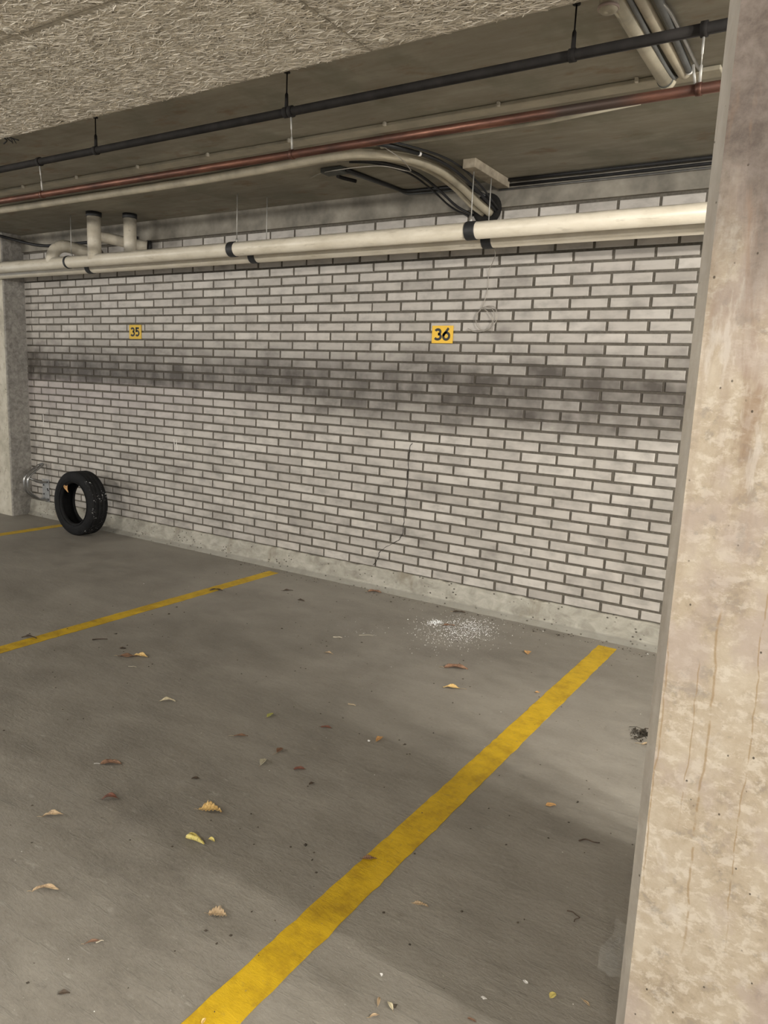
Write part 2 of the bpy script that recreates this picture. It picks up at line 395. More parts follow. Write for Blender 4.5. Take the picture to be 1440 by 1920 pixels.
# ------------------------------------------------------------------ mesh builder
class MB:
    def __init__(self): self.v = []; self.f = []; self.s = []
    def quadmesh(self, verts, faces, smooth=False):
        o = len(self.v); self.v.extend([tuple(p) for p in verts])
        self.f.extend([tuple(i + o for i in f) for f in faces]); self.s.extend([smooth] * len(faces))
        return self
    def box(self, x0, x1, y0, y1, z0, z1, b=0.0):
        if b <= 0:
            vs = [(x, y, z) for z in (z0, z1) for y in (y0, y1) for x in (x0, x1)]
            fs = [(0, 2, 3, 1), (4, 5, 7, 6), (0, 1, 5, 4), (2, 6, 7, 3), (0, 4, 6, 2), (1, 3, 7, 5)]
            return self.quadmesh(vs, fs)
        import bmesh
        bm = bmesh.new(); bmesh.ops.create_cube(bm, size=1)
        for v in bm.verts:
            v.co = Vector(((x0 + x1) / 2 + v.co.x * (x1 - x0), (y0 + y1) / 2 + v.co.y * (y1 - y0), (z0 + z1) / 2 + v.co.z * (z1 - z0)))
        bmesh.ops.bevel(bm, geom=bm.edges[:], offset=b, segments=2, affect='EDGES', profile=0.5)
        bm.verts.index_update()
        self.quadmesh([v.co[:] for v in bm.verts], [[v.index for v in f.verts] for f in bm.faces])
        bm.free(); return self
    def tube(self, pts, r, seg=20, caps=True, smooth=True):
        pts = [Vector(p) for p in pts]; n = len(pts)
        rs = r if isinstance(r, (list, tuple)) else [r] * n
        tang = []
        for i in range(n):
            a = pts[max(i - 1, 0)]; b = pts[min(i + 1, n - 1)]
            tang.append((b - a).normalized())
        t0 = tang[0]; ref = Vector((0, 0, 1)) if abs(t0.z) < 0.9 else Vector((1, 0, 0))
        u = t0.cross(ref).normalized()
        vs = []; fs = []
        for i in range(n):
            t = tang[i]; u = (u - t * u.dot(t)).normalized(); w = t.cross(u)
            for k in range(seg):
                a = 2 * math.pi * k / seg
                vs.append(pts[i] + (u * math.cos(a) + w * math.sin(a)) * rs[i])
        for i in range(n - 1):
            for k in range(seg):
                k2 = (k + 1) % seg
                fs.append((i * seg + k, i * seg + k2, (i + 1) * seg + k2, (i + 1) * seg + k))
        self.quadmesh(vs, fs, smooth)
        if caps:
            o = len(self.v) - len(vs)
            self.f.append(tuple(o + k for k in range(seg))[::-1]); self.s.append(False)
            self.f.append(tuple(o + (n - 1) * seg + k for k in range(seg))); self.s.append(False)
        return self
    def lathe(self, prof, axis_pt, axis='y', seg=96, smooth=True, closed=True):
        """profile of (along-axis, radius), revolved round an axis through axis_pt"""
        vs = []; fs = []; m = len(prof)
        for k in range(seg):
            a = 2 * math.pi * k / seg; c, s = math.cos(a), math.sin(a)
            for (t, r) in prof:
                if axis == 'y': p = (axis_pt[0] + r * c, axis_pt[1] + t, axis_pt[2] + r * s)
                elif axis == 'z': p = (axis_pt[0] + r * c, axis_pt[1] + r * s, axis_pt[2] + t)
                else: p = (axis_pt[0] + t, axis_pt[1] + r * c, axis_pt[2] + r * s)
                vs.append(p)
        mm = m if closed else m - 1
        for k in range(seg):
            k2 = (k + 1) % seg
            for i in range(mm):
                j = (i + 1) % m
                fs.append((k * m + i, k2 * m + i, k2 * m + j, k * m + j))
        return self.quadmesh(vs, fs, smooth)
    def build(self, name, mat, parent=None, loc=None):
        """verts are in world space; the object's origin goes to loc (or the parent's origin)"""
        me = bpy.data.meshes.new(name)
        base = Vector((0, 0, 0)); q = parent
        while q is not None: base = base + q.location; q = q.parent
        org = Vector(loc) if loc is not None else (base if parent is not None else Vector((0, 0, 0)))
        me.from_pydata([tuple(Vector(p) - org) for p in self.v], [], self.f)
        me.polygons.foreach_set('use_smooth', self.s)
        if isinstance(mat, bpy.types.Material): me.materials.append(mat)
        me.validate(); me.update()
        o = bpy.data.objects.new(name, me); COL.objects.link(o)
        if parent is not None:
            o.parent = parent; o.location = org - base
        else: o.location = org
        return o

def tag(o, label, cat, group=None, kind=None):
    o['label'] = label; o['category'] = cat
    if group: o['group'] = group
    if kind: o['kind'] = kind
    return o
def thing(name, loc, label, cat, group=None, kind=None):
    o = bpy.data.objects.new(name, None); COL.objects.link(o); o.location = loc
    o.empty_display_size = 0.05
    return tag(o, label, cat, group, kind)

def smooth_path(pts, n=8):
    """Catmull-Rom through the points"""
    P = [Vector(p) for p in pts]; P = [P[0] * 2 - P[1]] + P + [P[-1] * 2 - P[-2]]
    out = []
    for i in range(1, len(P) - 2):
        p0, p1, p2, p3 = P[i - 1:i + 3]
        for k in range(n):
            t = k / n
            out.append(0.5 * ((2 * p1) + (p2 - p0) * t + (2 * p0 - 5 * p1 + 4 * p2 - p3) * t * t + (3 * p1 - p0 - 3 * p2 + p3) * t ** 3))
    out.append(P[-2]); return out
def round_path(pts, r, n=6):
    """polyline with filleted corners"""
    P = [Vector(p) for p in pts]; out = [P[0]]
    for i in range(1, len(P) - 1):
        a, b, c = P[i - 1], P[i], P[i + 1]
        d1 = (a - b); d2 = (c - b); rr = min(r, d1.length * 0.48, d2.length * 0.48)
        s = b + d1.normalized() * rr; e = b + d2.normalized() * rr
        for k in range(n + 1):
            t = k / n; out.append((1 - t) ** 2 * s + 2 * t * (1 - t) * b + t * t * e)
    out.append(P[-1]); return out

# ------------------------------------------------------------------ dimensions (metres; wall face y = 0, floor z = 0)
SLAB = 2.55; SOFF = 2.44; XL, XR = -6.0, 13.0; YB = -12.0
CURB = 0.146

# floor
fl = MB().box(XL, XR, YB, 0.30, -0.2, 0.0).build('floor', M['floor'])
tag(fl, 'grey trowelled concrete garage floor with scuffs', 'floor', kind='structure')
# slab above the bays
sl = MB().box(XL, XR, -2.06, 0.30, SLAB, SLAB + 0.25).build('ceiling', M['slab'])
tag(sl, 'dark stained concrete slab above the parking bays', 'ceiling', kind='structure')
# deeper slab over the driving lane, carrying the wood wool boards
MBs = MB().box(XL, XR, YB, -1.995, SOFF + 0.045, SLAB + 0.25)
lo = MBs.build('ceiling', M['slab'])
tag(lo, 'lower concrete soffit behind the wood wool boards', 'ceiling', kind='structure')
# edge beam on top of the brick wall
bm_ = MB().box(XL, XR, -0.018, 0.25, 2.405, SLAB).build('trim_1', M['beam'])
tag(bm_, 'grey concrete beam resting on top of the brick wall', 'beam', kind='structure')

# ---- brick wall: one structure, real bricks in recessed mortar
def brick_wall():
    BL, BH = 0.22, 0.0625; jx, jz = 0.0155, 0.0138
    zc0 = 1.615
    V = []; Fq = []; tone = []
    ncol0, ncol1 = -27, 44
    for row in range(-13, 24):
        z = zc0 - row * BH
        z0, z1 = z - BH / 2 + jz / 2, z + BH / 2 - jz / 2
        if z1 > 2.40: z1 = 2.398
        if z0 > 2.39: continue
        off = 0.0 if row % 2 == 0 else 0.5
        for c in range(ncol0, ncol1):
            x0 = (c + off) * BL + jx / 2 + rng.normal(0, 0.0012); x1 = (c + 1 + off) * BL - jx / 2 + rng.normal(0, 0.0012)
            if x1 < XL + 0.1 or x0 > XR - 3.6: continue
            dz0, dz1 = rng.normal(0, 0.0008, 2); a0, a1 = z0 + dz0, z1 + dz1
            y = rng.normal(0, 0.0007); b = 0.0028
            o = len(V)
            for (yy, e) in ((0.012, 0.0), (y + b * 0.8, 0.0), (y, b)):
                t = rng.normal(0, 0.0005, 4)
                V += [(x0 + e + t[0], yy, a0 + e), (x1 - e + t[1], yy, a0 + e), (x1 - e + t[2], yy, a1 - e), (x0 + e + t[3], yy, a1 - e)]
            for l in (0, 4):
                for k in range(4):
                    k2 = (k + 1) % 4
                    Fq.append((o + l + k, o + l + k2, o + l + 4 + k2, o + l + 4 + k))
            Fq.append((o + 8, o + 9, o + 10, o + 11))
            tn = float(np.clip(rng.normal(0.60, 0.22), 0, 1))
            tone += [tn] * 9
    me = bpy.data.meshes.new('wall_back'); me.from_pydata(V, [], Fq)
    at = me.attributes.new('tone', 'FLOAT', 'FACE'); at.data.foreach_set('value', tone)
    me.materials.append(M['brick']); me.update()
    o = bpy.data.objects.new('wall_back', me); COL.objects.link(o)
    tag(o, 'white brick garage wall with dark joints and a sooty band', 'wall', kind='structure')
    return o
wall = brick_wall()
MB().box(XL, XR - 3.5, 0.0065, 0.25, 0.10, 2.41).build('mortar', M['mortar'], wall)
# crack running down the wall near the middle of bay 36
def ribbon(pts, w, y):
    mb = MB(); P = [Vector((p[0], y, p[1])) for p in pts]
    for i in range(len(P) - 1):
        d = (P[i + 1] - P[i]).normalized(); n = Vector((-d.z, 0, d.x)) * (w * (0.6 + 0.8 * random.random()) / 2)
        mb.quadmesh([P[i] - n, P[i] + n, P[i + 1] + n, P[i + 1] - n, *[q + Vector((0, 0.002, 0)) for q in (P[i] - n, P[i] + n, P[i + 1] + n, P[i + 1] - n)]],
                    [(0, 3, 2, 1), (0, 4, 7, 3), (1, 2, 6, 5)])
    return mb
cp = []
ck = [(4.100, 1.010), (4.084, 0.996), (4.078, 0.90), (4.074, 0.80), (4.068, 0.664), (4.065, 0.54), (4.058, 0.413), (4.04, 0.37), (3.978, 0.328), (3.93, 0.30), (3.884, 0.262), (3.872, 0.205), (3.836, 0.160)]
for i in range(len(ck) - 1):
    for k in range(5):
        t = k / 5
        cp.append((ck[i][0] + (ck[i + 1][0] - ck[i][0]) * t + random.uniform(-.005, .005), ck[i][1] + (ck[i + 1][1] - ck[i][1]) * t))
cp.append(ck[-1])
o = ribbon(cp, 0.0034, -0.0018).build('crack', M['crack'], wall); o['label'] = 'thin dark crack zigzagging down the bricks'
# chalk strokes
for pts in ([(1.877, 0.868), (1.884, 0.82), (1.890, 0.770)], [(1.908, 0.866), (1.906, 0.835), (1.916, 0.80), (1.911, 0.776)], [(0.130, 0.962), (0.131, 0.90), (0.132, 0.852)]):
    pp = [tuple(p) for p in [(v.x, v.z) for v in smooth_path([(a, 0, b) for a, b in pts], 5)]]
    o = ribbon(pp, 0.007, -0.0016).build('chalk_mark', M['chalk'], wall); o['label'] = 'white chalk stroke on the bricks'
# curb under the wall with a coved foot
def curb():
    prof = [(0.25, 0.0), (-0.052, 0.0), (-0.045, 0.012), (-0.034, 0.026), (-0.028, 0.045), (-0.022, 0.10), (-0.016, 0.136), (-0.010, CURB), (0.25, CURB)]
    xs = np.arange(XL, XR - 3.5, 0.05); V = []; Fq = []; m = len(prof)
    for i, x in enumerate(xs):
        for k, (y, z) in enumerate(prof):
            j = 0.0025 if 0 < k < m - 1 else 0
            V.append((x, y + rng.normal(0, j * 0.6), z + (rng.normal(0, j) if 3 < k < m - 1 else 0)))
    for i in range(len(xs) - 1):
        for k in range(m):
            k2 = (k + 1) % m
            Fq.append((i * m + k, (i + 1) * m + k, (i + 1) * m + k2, i * m + k2))
    return MB().quadmesh(V, Fq, False)
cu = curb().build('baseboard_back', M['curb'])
tag(cu, 'pale pitted concrete kerb along the foot of the brick wall', 'kerb', kind='structure')

# ---- columns
def chamfered_post(x0, x1, y0, y1, z1, c, name, mat, label):
    P = [(x0 + c, y0), (x1 - c, y0), (x1, y0 + c), (x1, y1 - c), (x1 - c, y1), (x0 + c, y1), (x0, y1 - c), (x0, y0 + c)]
    V = []; Fq = []; m = 8; zs = [0.0, z1]
    for z in zs:
        for p in P: V.append((p[0], p[1], z))
    for k in range(m):
        Fq.append((k, (k + 1) % m, m + (k + 1) % m, m + k))
    Fq.append(tuple(range(m))[::-1]); Fq.append(tuple(range(m, 2 * m)))
    o = MB().quadmesh(V, Fq).build(name, mat)
    return tag(o, label, 'concrete column', kind='structure')
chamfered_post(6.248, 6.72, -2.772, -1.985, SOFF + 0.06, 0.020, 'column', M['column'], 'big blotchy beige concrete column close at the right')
chamfered_post(-0.55, -0.09, -0.205, 0.05, SLAB, 0.012, 'column', M['pilaster'], 'grey concrete column at the far left end of the wall')

# ---- wood wool boards under the lower soffit
def wool_board(x0, x1, y0, y1, label, dens):
    b = MB().box(x0, x1, y0, y1, SOFF, SOFF + 0.045, 0.004).build('ceiling_panel', M['boardback'])
    tag(b, label, 'ceiling board', 'wood wool boards on the soffit', 'structure')
    n = int((x1 - x0) * (y1 - y0) * dens); seg = 4
    cx = rng.uniform(x0 + .02, x1 - .02, n); cy = rng.uniform(y0 + .02, y1 - .02, n)
    L = rng.uniform(0.020, 0.062, n); w = rng.uniform(0.0008, 0.0017, n)
    th = rng.normal(0.10, 0.50, n); k = rng.normal(0, 6, n)
    zt = SOFF - rng.uniform(0.0, 1.0, n) ** 0.7 * 0.0042; tilt = rng.normal(0, 0.012, n); roll = rng.normal(0, 0.4, n)
    V = np.zeros((n, seg + 1, 2, 3))
    for i in range(seg + 1):
        s = (i / seg - 0.5) * L
        a = th + k * s
        px_ = cx + s * np.cos(th + k * s * 0.5); py_ = cy + s * np.sin(th + k * s * 0.5)
        zz = zt + tilt * s + 6.0 * (s ** 2) * 0.35
        for j, sg in enumerate((-1, 1)):
            V[:, i, j, 0] = np.clip(px_ - np.sin(a) * w * sg, x0 + .001, x1 - .001)
            V[:, i, j, 1] = np.clip(py_ + np.cos(a) * w * sg, y0 + .001, y1 - .001)
            V[:, i, j, 2] = np.minimum(zz + np.sin(roll) * w * sg, SOFF + 0.002)
    idx = np.arange(n * (seg + 1) * 2).reshape(n, seg + 1, 2)
    Fq = np.stack([idx[:, :-1, 0], idx[:, 1:, 0], idx[:, 1:, 1], idx[:, :-1, 1]], -1).reshape(-1, 4)
    me = bpy.data.meshes.new('wood_fibres')
    me.vertices.add(n * (seg + 1) * 2); me.vertices.foreach_set('co', V.reshape(-1))
    me.loops.add(Fq.size); me.loops.foreach_set('vertex_index', Fq.reshape(-1).astype(np.int32))
    me.polygons.add(len(Fq)); me.polygons.foreach_set('loop_start', np.arange(0, Fq.size, 4, dtype=np.int32))
    me.update(calc_edges=True); me.validate()
    me.materials.append(M['board'])
    o = bpy.data.objects.new('wood_fibres', me); COL.objects.link(o); o.parent = b
    o['kind'] = 'stuff'
    return b
D = 40000
yj = -2.588
b1 = wool_board(2.622, 5.020, yj + .0015, -1.970, 'wood wool ceiling board at the soffit edge left of the joint', D)
b2 = wool_board(5.0235, 7.42, yj + .0015, -1.970, 'wood wool ceiling board at the soffit edge right of the joint', D * 0.8)
b3 = wool_board(4.035, 6.40, yj - .617, yj - .0015, 'wood wool ceiling board behind the front row in the picture corner', D)
b4 = wool_board(1.66, 4.0315, yj - .617, yj - .0015, 'wood wool ceiling board cut off at the upper left corner', D * 0.5)
wool_board(0.22, 2.6185, yj + .0015, -1.970, 'wood wool ceiling board at the far left of the soffit edge', D * 0.35)
def disc(x, y, par):
    mb = MB().lathe([(0.0, 0.0001), (0.0, 0.015), (-0.0025, 0.0165), (-0.005, 0.0155), (-0.006, 0.006), (-0.0055, 0.0001)], (x, y, SOFF - 0.004), 'z', 28)
    o = mb.build('fixing_disc', M['disc'], par); o['label'] = 'round pale fixing disc'
disc(4.960, -2.028, b1); disc(5.108, -2.033, b2); disc(4.077, -2.632, b3); disc(4.027, -2.517, b1); disc(5.70, -2.030, b2)
# dark snagged scrap hanging from the soffit edge
mb = MB()
for k in range(5):
    a = Vector((2.96 + k * 0.012, -1.985, SOFF + random.uniform(-.004, .008))); 
    mb.tube(smooth_path([a, a + Vector((random.uniform(-.03, .03), .012, -.008)), a + Vector((random.uniform(-.04, .09), .02, -.016 - .004 * k))], 4), 0.0034 - .0004 * k, 6)
tag(mb.build('bracket_scrap', M['blackpipe'], loc=(2.96, -1.965, SOFF)), 'dark twisted metal scrap sticking out at the soffit edge', 'metal scrap')

# ------------------------------------------------------------------ parking lines
def line(x0, x1, y0, y1, label):
    n = int((y1 - y0) / 0.03); V = []; Fq = []
    for i in range(n + 1):
        y = y0 + (y1 - y0) * i / n
        a, b = x0 + rng.normal(0, 0.0012), x1 + rng.normal(0, 0.0012)
        V += [(a, y, 0.0), (a, y, 0.0016), (b, y, 0.0016), (b, y, 0.0)]
    for i in range(n):
        for k in range(3):
            Fq.append((i * 4 + k, i * 4 + k + 1, i * 4 + 5 + k, i * 4 + 4 + k))
    Fq += [(0, 3, 2, 1), (n * 4, n * 4 + 1, n * 4 + 2, n * 4 + 3)]
    o = MB().quadmesh(V, Fq).build('parking_line', M['line'], loc=((x0 + x1) / 2, y1, 0))
    return tag(o, label, 'parking line', 'yellow bay lines')
line(5.440, 5.542, -5.6, -0.140, 'bright wide yellow floor line in front of the column')
line(3.022, 3.112, -5.6, -0.135, 'worn yellow floor line in the middle between bays 35 and 36')
line(0.545, 0.640, -5.6, -0.150, 'faint yellow floor line running behind the tyre at the left')

# ------------------------------------------------------------------ drain pipes along the wall
def drain(y, z, r, collars, label, rods_x, slab_tops, base_x=2.0):
    t = thing('drain_pipe', (base_x, y, z), label, 'drain pipe', 'cream drain pipes along the wall')
    MB().tube([(XL + .2, y, z), (XR - 4, y, z)], r, 40).build('pipe', M['pvc'], t)
    for (x, w, rr) in collars:
        mb = MB().lathe([(-w / 2, r - .001), (-w / 2, r + rr * .7), (-w / 2 + .004, r + rr), (w / 2 - .004, r + rr), (w / 2, r + rr * .7), (w / 2, r - .001)], (x, y, z), 'x', 40)
        mb.build('coupling', M['rubberband'], t)
    for x, zt in zip(rods_x, slab_tops):
        mb = MB().tube([(x, y, z + r), (x, y, zt)], 0.0032, 8)
        mb.tube([(x, y, z + r - .002), (x, y, z + r + .022)], [.010, .006], 10)
        mb.build('hanger_rod', M['zinc'], t)
    return t
P1Y, P1Z, PR = -0.40, 2.2046, 0.0445
P2Y, P2Z = -0.25, 2.184
p1 = drain(P1Y, P1Z, PR, [(4.632, .060, .004), (2.898, .055, .004), (1.148, .022, .004), (-0.9, .06, .004), (6.4, .06, .004)],
           'front cream drain pipe nearer the viewer running along the wall', [4.622, 2.928, 1.186], [2.502, SLAB, SLAB])
p2 = drain(P2Y, P2Z, PR, [(4.662, .058, .004), (2.952, .055, .004), (1.222, .055, .004), (6.5, .06, .004)],
           'rear cream drain pipe hidden partly behind the front one', [4.654, 3.05], [2.502, SLAB])
# risers and branches
mb = MB().tube([(1.468, P1Y, P1Z), (1.468, P1Y, SLAB - .03)], .050, 36)
rs1 = mb.build('riser', M['pvc'], p1)
MB().lathe([(0, .049), (0, .053), (.004, .056), (.032, .056), (.032, .049)], (1.468, P1Y, SLAB - .034), 'z', 36).build('riser_collar', M['rubberband'], rs1)
br1 = MB().tube(smooth_path([(1.46, P1Y + .03, 2.385), (1.50, -.25, 2.378), (1.56, -.10, 2.365), (1.62, -.03, 2.358)], 5), .040, 28).build('branch', M['pvc'], p1)
MB().tube([(1.618, -.032, 2.3585), (1.628, -.010, 2.357)], .046, 28).build('branch_collar', M['rubberband'], br1)
MB().tube(smooth_path([(0.935, P1Y, P1Z), (0.935, P1Y + .005, 2.262), (0.945, P1Y + .035, 2.320), (0.965, P1Y + .10, 2.350), (0.985, -.18, 2.340), (1.0, -.01, 2.33)], 7), .047, 32).build('elbow', M['pvc'], p1)
rs2 = MB().tube([(1.690, P2Y, P2Z), (1.690, P2Y, SLAB - .03)], .047, 36).build('riser', M['pvc'], p2)
MB().lathe([(0, .046), (0, .050), (.004, .053), (.032, .053), (.032, .046)], (1.690, P2Y, SLAB - .034), 'z', 36).build('riser_collar', M['rubberband'], rs2)

# timber block on the slab carrying the two hanger rods
tag(MB().box(4.592, 4.665, -.475, -.030, SLAB - .048, SLAB - .001, .003).build('hanger_block', M['wood'], loc=(4.63, -.25, SLAB)),
    'short timber batten under the slab holding the pipe hangers', 'timber block')

# ------------------------------------------------------------------ black iron pipe and copper pipe hung below it
BY, BZ, BR = -1.746, 2.404, 0.0160
bp = thing('iron_pipe', (3.0, BY, BZ), 'thin black iron pipe hung from rods below the slab', 'iron pipe')
MB().tube([(XL + .2, BY, BZ), (XR - 4, BY, BZ)], BR, 28).build('pipe', M['blackpipe'], bp)
for x in (0.9, 2.1, 3.312, 4.474, 5.617, 6.8):
    mb = MB().tube([(x, BY, BZ + BR), (x, BY, SLAB)], .0028, 8)
    mb.tube([(x, BY, BZ + BR), (x, BY, BZ + BR + .006), (x, BY, BZ + BR + .048), (x, BY, BZ + BR + .056)], [.0075, .0075, .0065, .003], 12)
    mb.lathe([(0, .0001), (0, .012), (-.004, .012), (-.005, .004), (-.005, .0001)], (x, BY, SLAB), 'z', 16)
    mb.build('hanger_rod', M['blackpipe'], bp)
    MB().lathe([(-.010, BR), (-.010, BR + .0035), (.010, BR + .0035), (.010, BR)], (x, BY, BZ), 'x', 28).build('clamp', M['blackpipe'], bp)
CY, CZ, CR = -1.735, 2.251, 0.0152
cpn = thing('copper_pipe', (3.0, CY, CZ), 'reddish copper pipe hanging under the black iron pipe', 'copper pipe')
MB().tube([(XL + .2, CY, CZ), (XR - 4, CY, CZ)], CR, 28).build('pipe', M['copper'], cpn)
for x in (1.2, 2.866, 4.498, 5.998):
    MB().lathe([(-.009, BR), (-.009, BR + .005), (.009, BR + .005), (.009, BR)], (x, BY, BZ), 'x', 24).build('upper_clamp', M['blackpipe'], cpn)
    A = Vector((x, BY, BZ - BR)); B = Vector((x, CY, CZ + CR))
    mb = MB().tube([A, A.lerp(B, .38), A.lerp(B, .40), A.lerp(B, .60), A.lerp(B, .62), B], [.0034, .0034, .0016, .0016, .0042, .0042], 10)
    if x > 5: mb.tube([A.lerp(B, .58) + Vector((-.022, 0, 0)), B + Vector((-.012, 0, 0))], .004, 10)
    mb.build('hanger_rod', M['zinc'], cpn)
    MB().lathe([(-.008, CR), (-.008, CR + .003), (.008, CR + .003), (.008, CR)], (x, CY, CZ), 'x', 24).build('lower_clamp', M['copper'], cpn)

# ------------------------------------------------------------------ conduits and cables under the slab
def run(name, pts, r, mat, label, cat, group=None, seg=14):
    o = MB().tube(pts, r, seg).build(name, mat, loc=pts[0])
    return tag(o, label, cat, group)
GC = 'conduits and cables under the slab'
st = thing('surface_conduit', (3.0, -1.075, SLAB), 'long straight beige conduit clipped to the slab behind the copper pipe', 'conduit')
MB().box(XL + .3, 5.93, -1.11, -1.035, SLAB - .017, SLAB - .0008, .004).build('cover', M['strip'], st)
for x in np.arange(0.6, 5.7, 0.56):
    MB().box(x - .006, x + .006, -1.128, -1.1105, SLAB - .018, SLAB - .0008, .002).build('clip', M['disc'], st)
run('thin_conduit', [(4.33, -.855, SLAB - .012), (5.20, -.850, SLAB - .012), (5.60, -.90, SLAB - .012)], .0095, M['strip'],
    'thin beige conduit on the slab just beyond the copper pipe', 'conduit')
path1 = [(XL + .3, -.80, 2.525), (2.0, -.80, 2.525), (3.4, -.825, 2.525), (4.0, -.87, 2.523), (4.23, -.845, 2.520), (4.395, -.71, 2.516), (4.460, -.50, 2.508), (4.485, -.28, 2.475), (4.515, -.12, 2.420), (4.552, -.018, 2.378)]
run('bent_conduit', smooth_path(path1, 8), .0235, M['conduit'], 'thick beige conduit curving across the slab down into the wall', 'conduit', GC, 20)
path2 = [(XL + .3, -.745, 2.535), (2.0, -.745, 2.535), (3.4, -.765, 2.535), (3.95, -.805, 2.53), (4.17, -.785, 2.525), (4.335, -.675, 2.52), (4.405, -.49, 2.508), (4.435, -.28, 2.475), (4.465, -.12, 2.415), (4.505, -.018, 2.376)]
run('bent_conduit', smooth_path(path2, 8), .0145, M['conduit'], 'slimmer beige conduit on the inside of the bend', 'conduit', GC, 16)
def shifted(path, dx, dy, dz, a=4): return [(p[0] + dx, p[1] + dy, p[2] + dz) for p in path[a:]]
for k, (pth, lab) in enumerate([
    ([(4.36, -1.02, 2.518), (4.44, -.90, 2.516), (4.51, -.70, 2.516), (4.535, -.50, 2.508), (4.555, -.28, 2.47), (4.575, -.12, 2.42), (4.585, -.014, 2.385)], 'black cable along the outer right edge of the conduit bend'),
    ([(4.42, -1.02, 2.519), (4.50, -.86, 2.518), (4.56, -.66, 2.520), (4.575, -.46, 2.515), (4.59, -.26, 2.475), (4.60, -.10, 2.42), (4.60, -.014, 2.395)], 'outermost thin black cable right of the conduit bend'),
    ([(3.98, -.745, 2.540), (4.06, -.73, 2.54), (4.18, -.66, 2.535), (4.30, -.50, 2.515), (4.34, -.30, 2.475), (4.38, -.12, 2.41), (4.44, -.014, 2.375)], 'black cable along the inner left edge of the conduit bend'),
    ([(4.02, -.69, 2.543), (4.14, -.62, 2.54), (4.25, -.46, 2.52), (4.29, -.28, 2.48), (4.34, -.11, 2.41), (4.41, -.014, 2.372)], 'innermost black cable dropping into the wall hole')]):
    run('cable', smooth_path(pth, 8), .0075 if k % 2 == 0 else .0055, M['cable'], lab, 'cable', 'black cables at the conduit bend', 10)
# connector on the outer cable
mb = MB().tube([(4.385, -.975, 2.513), (4.44, -.90, 2.513), (4.492, -.76, 2.513)], .011, 12)
jc = tag(mb.build('cable_joint', M['cable'], loc=(4.44, -.90, 2.513)), 'thick black cable joint with a white end band', 'cable joint')
MB().tube([(4.492, -.760, 2.513), (4.496, -.748, 2.513)], .0118, 12).build('band', M['paper'], jc)
# thin pale wire sagging beside the conduits
run('wire', smooth_path([(3.62, -.52, 2.542), (3.78, -.62, 2.53), (3.95, -.70, 2.508), (4.12, -.72, 2.500), (4.25, -.70, 2.495), (4.34, -.60, 2.485), (4.38, -.66, 2.482), (4.41, -.80, 2.490), (4.40, -.92, 2.506)], 8), .0024, M['wire'],
    'thin pale wire sagging in loops beside the conduit bend', 'wire', None, 8)
# hole where the bundle enters, its dark inside painted as a black disc
tag(MB().lathe([(0.004, .0001), (0.004, .075), (0.0, .09), (-.002, .07), (-.002, .0001)], (4.53, -.0185, 2.40), 'y', 28).build('cable_hole', M['hole'], loc=(4.53, 0, 2.39)),
    'black disc for the dark hole where the cables enter the wall', 'cable hole')
# junction box with hook, cable running on to the beam
jb = thing('junction_box', (3.855, -.60, SLAB), 'small dark grey junction box on the slab left of the conduit bend', 'junction box')
MB().box(3.79, 3.93, -.645, -.565, SLAB - .028, SLAB - .001, .004).build('body', M['box'], jb)
MB().tube(round_path([(3.852, -.565, SLAB - .03), (3.855, -.52, SLAB - .03), (3.90, -.45, SLAB - .035)], .02), .010, 10).build('hook', M['blackpipe'], jb)
run('cable', round_path([(3.93, -.60, SLAB - .012), (3.945, -.5, SLAB - .010), (3.985, -.055, SLAB - .010), (4.40, -.035, SLAB - .012), (4.52, -.03, 2.47)], .05), .010, M['cable'],
    'dark cable from the junction box bending along the beam', 'cable', None, 10)
run('cable', round_path([(3.90, -.56, SLAB - .010), (3.962, -.09, SLAB - .008), (3.985, -.028, SLAB - .02), (4.45, -.026, SLAB - .03)], .04), .006, M['greycable'],
    'thin grey cable beside the dark one at the beam corner', 'cable', None, 10)
# three lines along the beam on the right
for (y, z, r, m, lab) in [(-.050, 2.540, .0085, 'cable', 'upper black cable along the ceiling corner at the right'),
                          (-.028, 2.519, .0075, 'cable', 'middle black cable along the beam at the right'),
                          (-.026, 2.498, .0055, 'chrome', 'lowest shiny tube along the beam at the right')]:
    run('beam_cable' if m == 'cable' else 'beam_tube', [(4.60, y, z), (5.2, y, z - .003), (XR - 4, y, z)], r, M[m], lab, 'cable' if m == 'cable' else 'tube', 'lines along the beam', 10)
# dark conduit at the far left corner
run('dark_conduit', smooth_path([(-0.26, -.30, 2.53), (-.10, -.22, 2.515), (.15, -.09, 2.455), (.30, -.04, 2.437), (.50, -.03, 2.434), (.95, -.03, 2.432), (1.5, -.03, 2.43)], 6), .012, M['cable'],
    'dark conduit slanting down to the beam in the far left corner', 'conduit')

# ------------------------------------------------------------------ pipes under the slab at the upper right
fp = thing('waste_pipe', (5.752, -1.4, 2.515), 'cream plastic waste pipe under the slab at the upper right', 'waste pipe')
pvc_shaded = simple('shaded_pvc', (0.47, 0.43, 0.335), .5, 0, .25, 9)  # darker copy of the cream plastic, its shade put into the colour
MB().tube([(5.752, -1.93, 2.522), (5.752, -1.14, 2.515)], .0270, 28).build('pipe', pvc_shaded, fp)
MB().tube(smooth_path([(5.752, -1.15, 2.515), (5.752, -1.118, 2.517), (5.752, -1.100, 2.530), (5.752, -1.096, 2.549)], 5), .0285, 28).build('bend', pvc_shaded, fp)
MB().lathe([(-.004, .0262), (-.004, .0292), (.004, .0292), (.004, .0262)], (5.752, -1.150, 2.515), 'y', 28).build('joint_ring', M['box'], fp)
cp_ = MB().lathe([(.074, .0001), (.074, .027), (.0, .027), (-.006, .022), (-.007, .0001)], (5.742, -1.822, 2.475), 'z', 32).build('cap', pvc_shaded, fp)
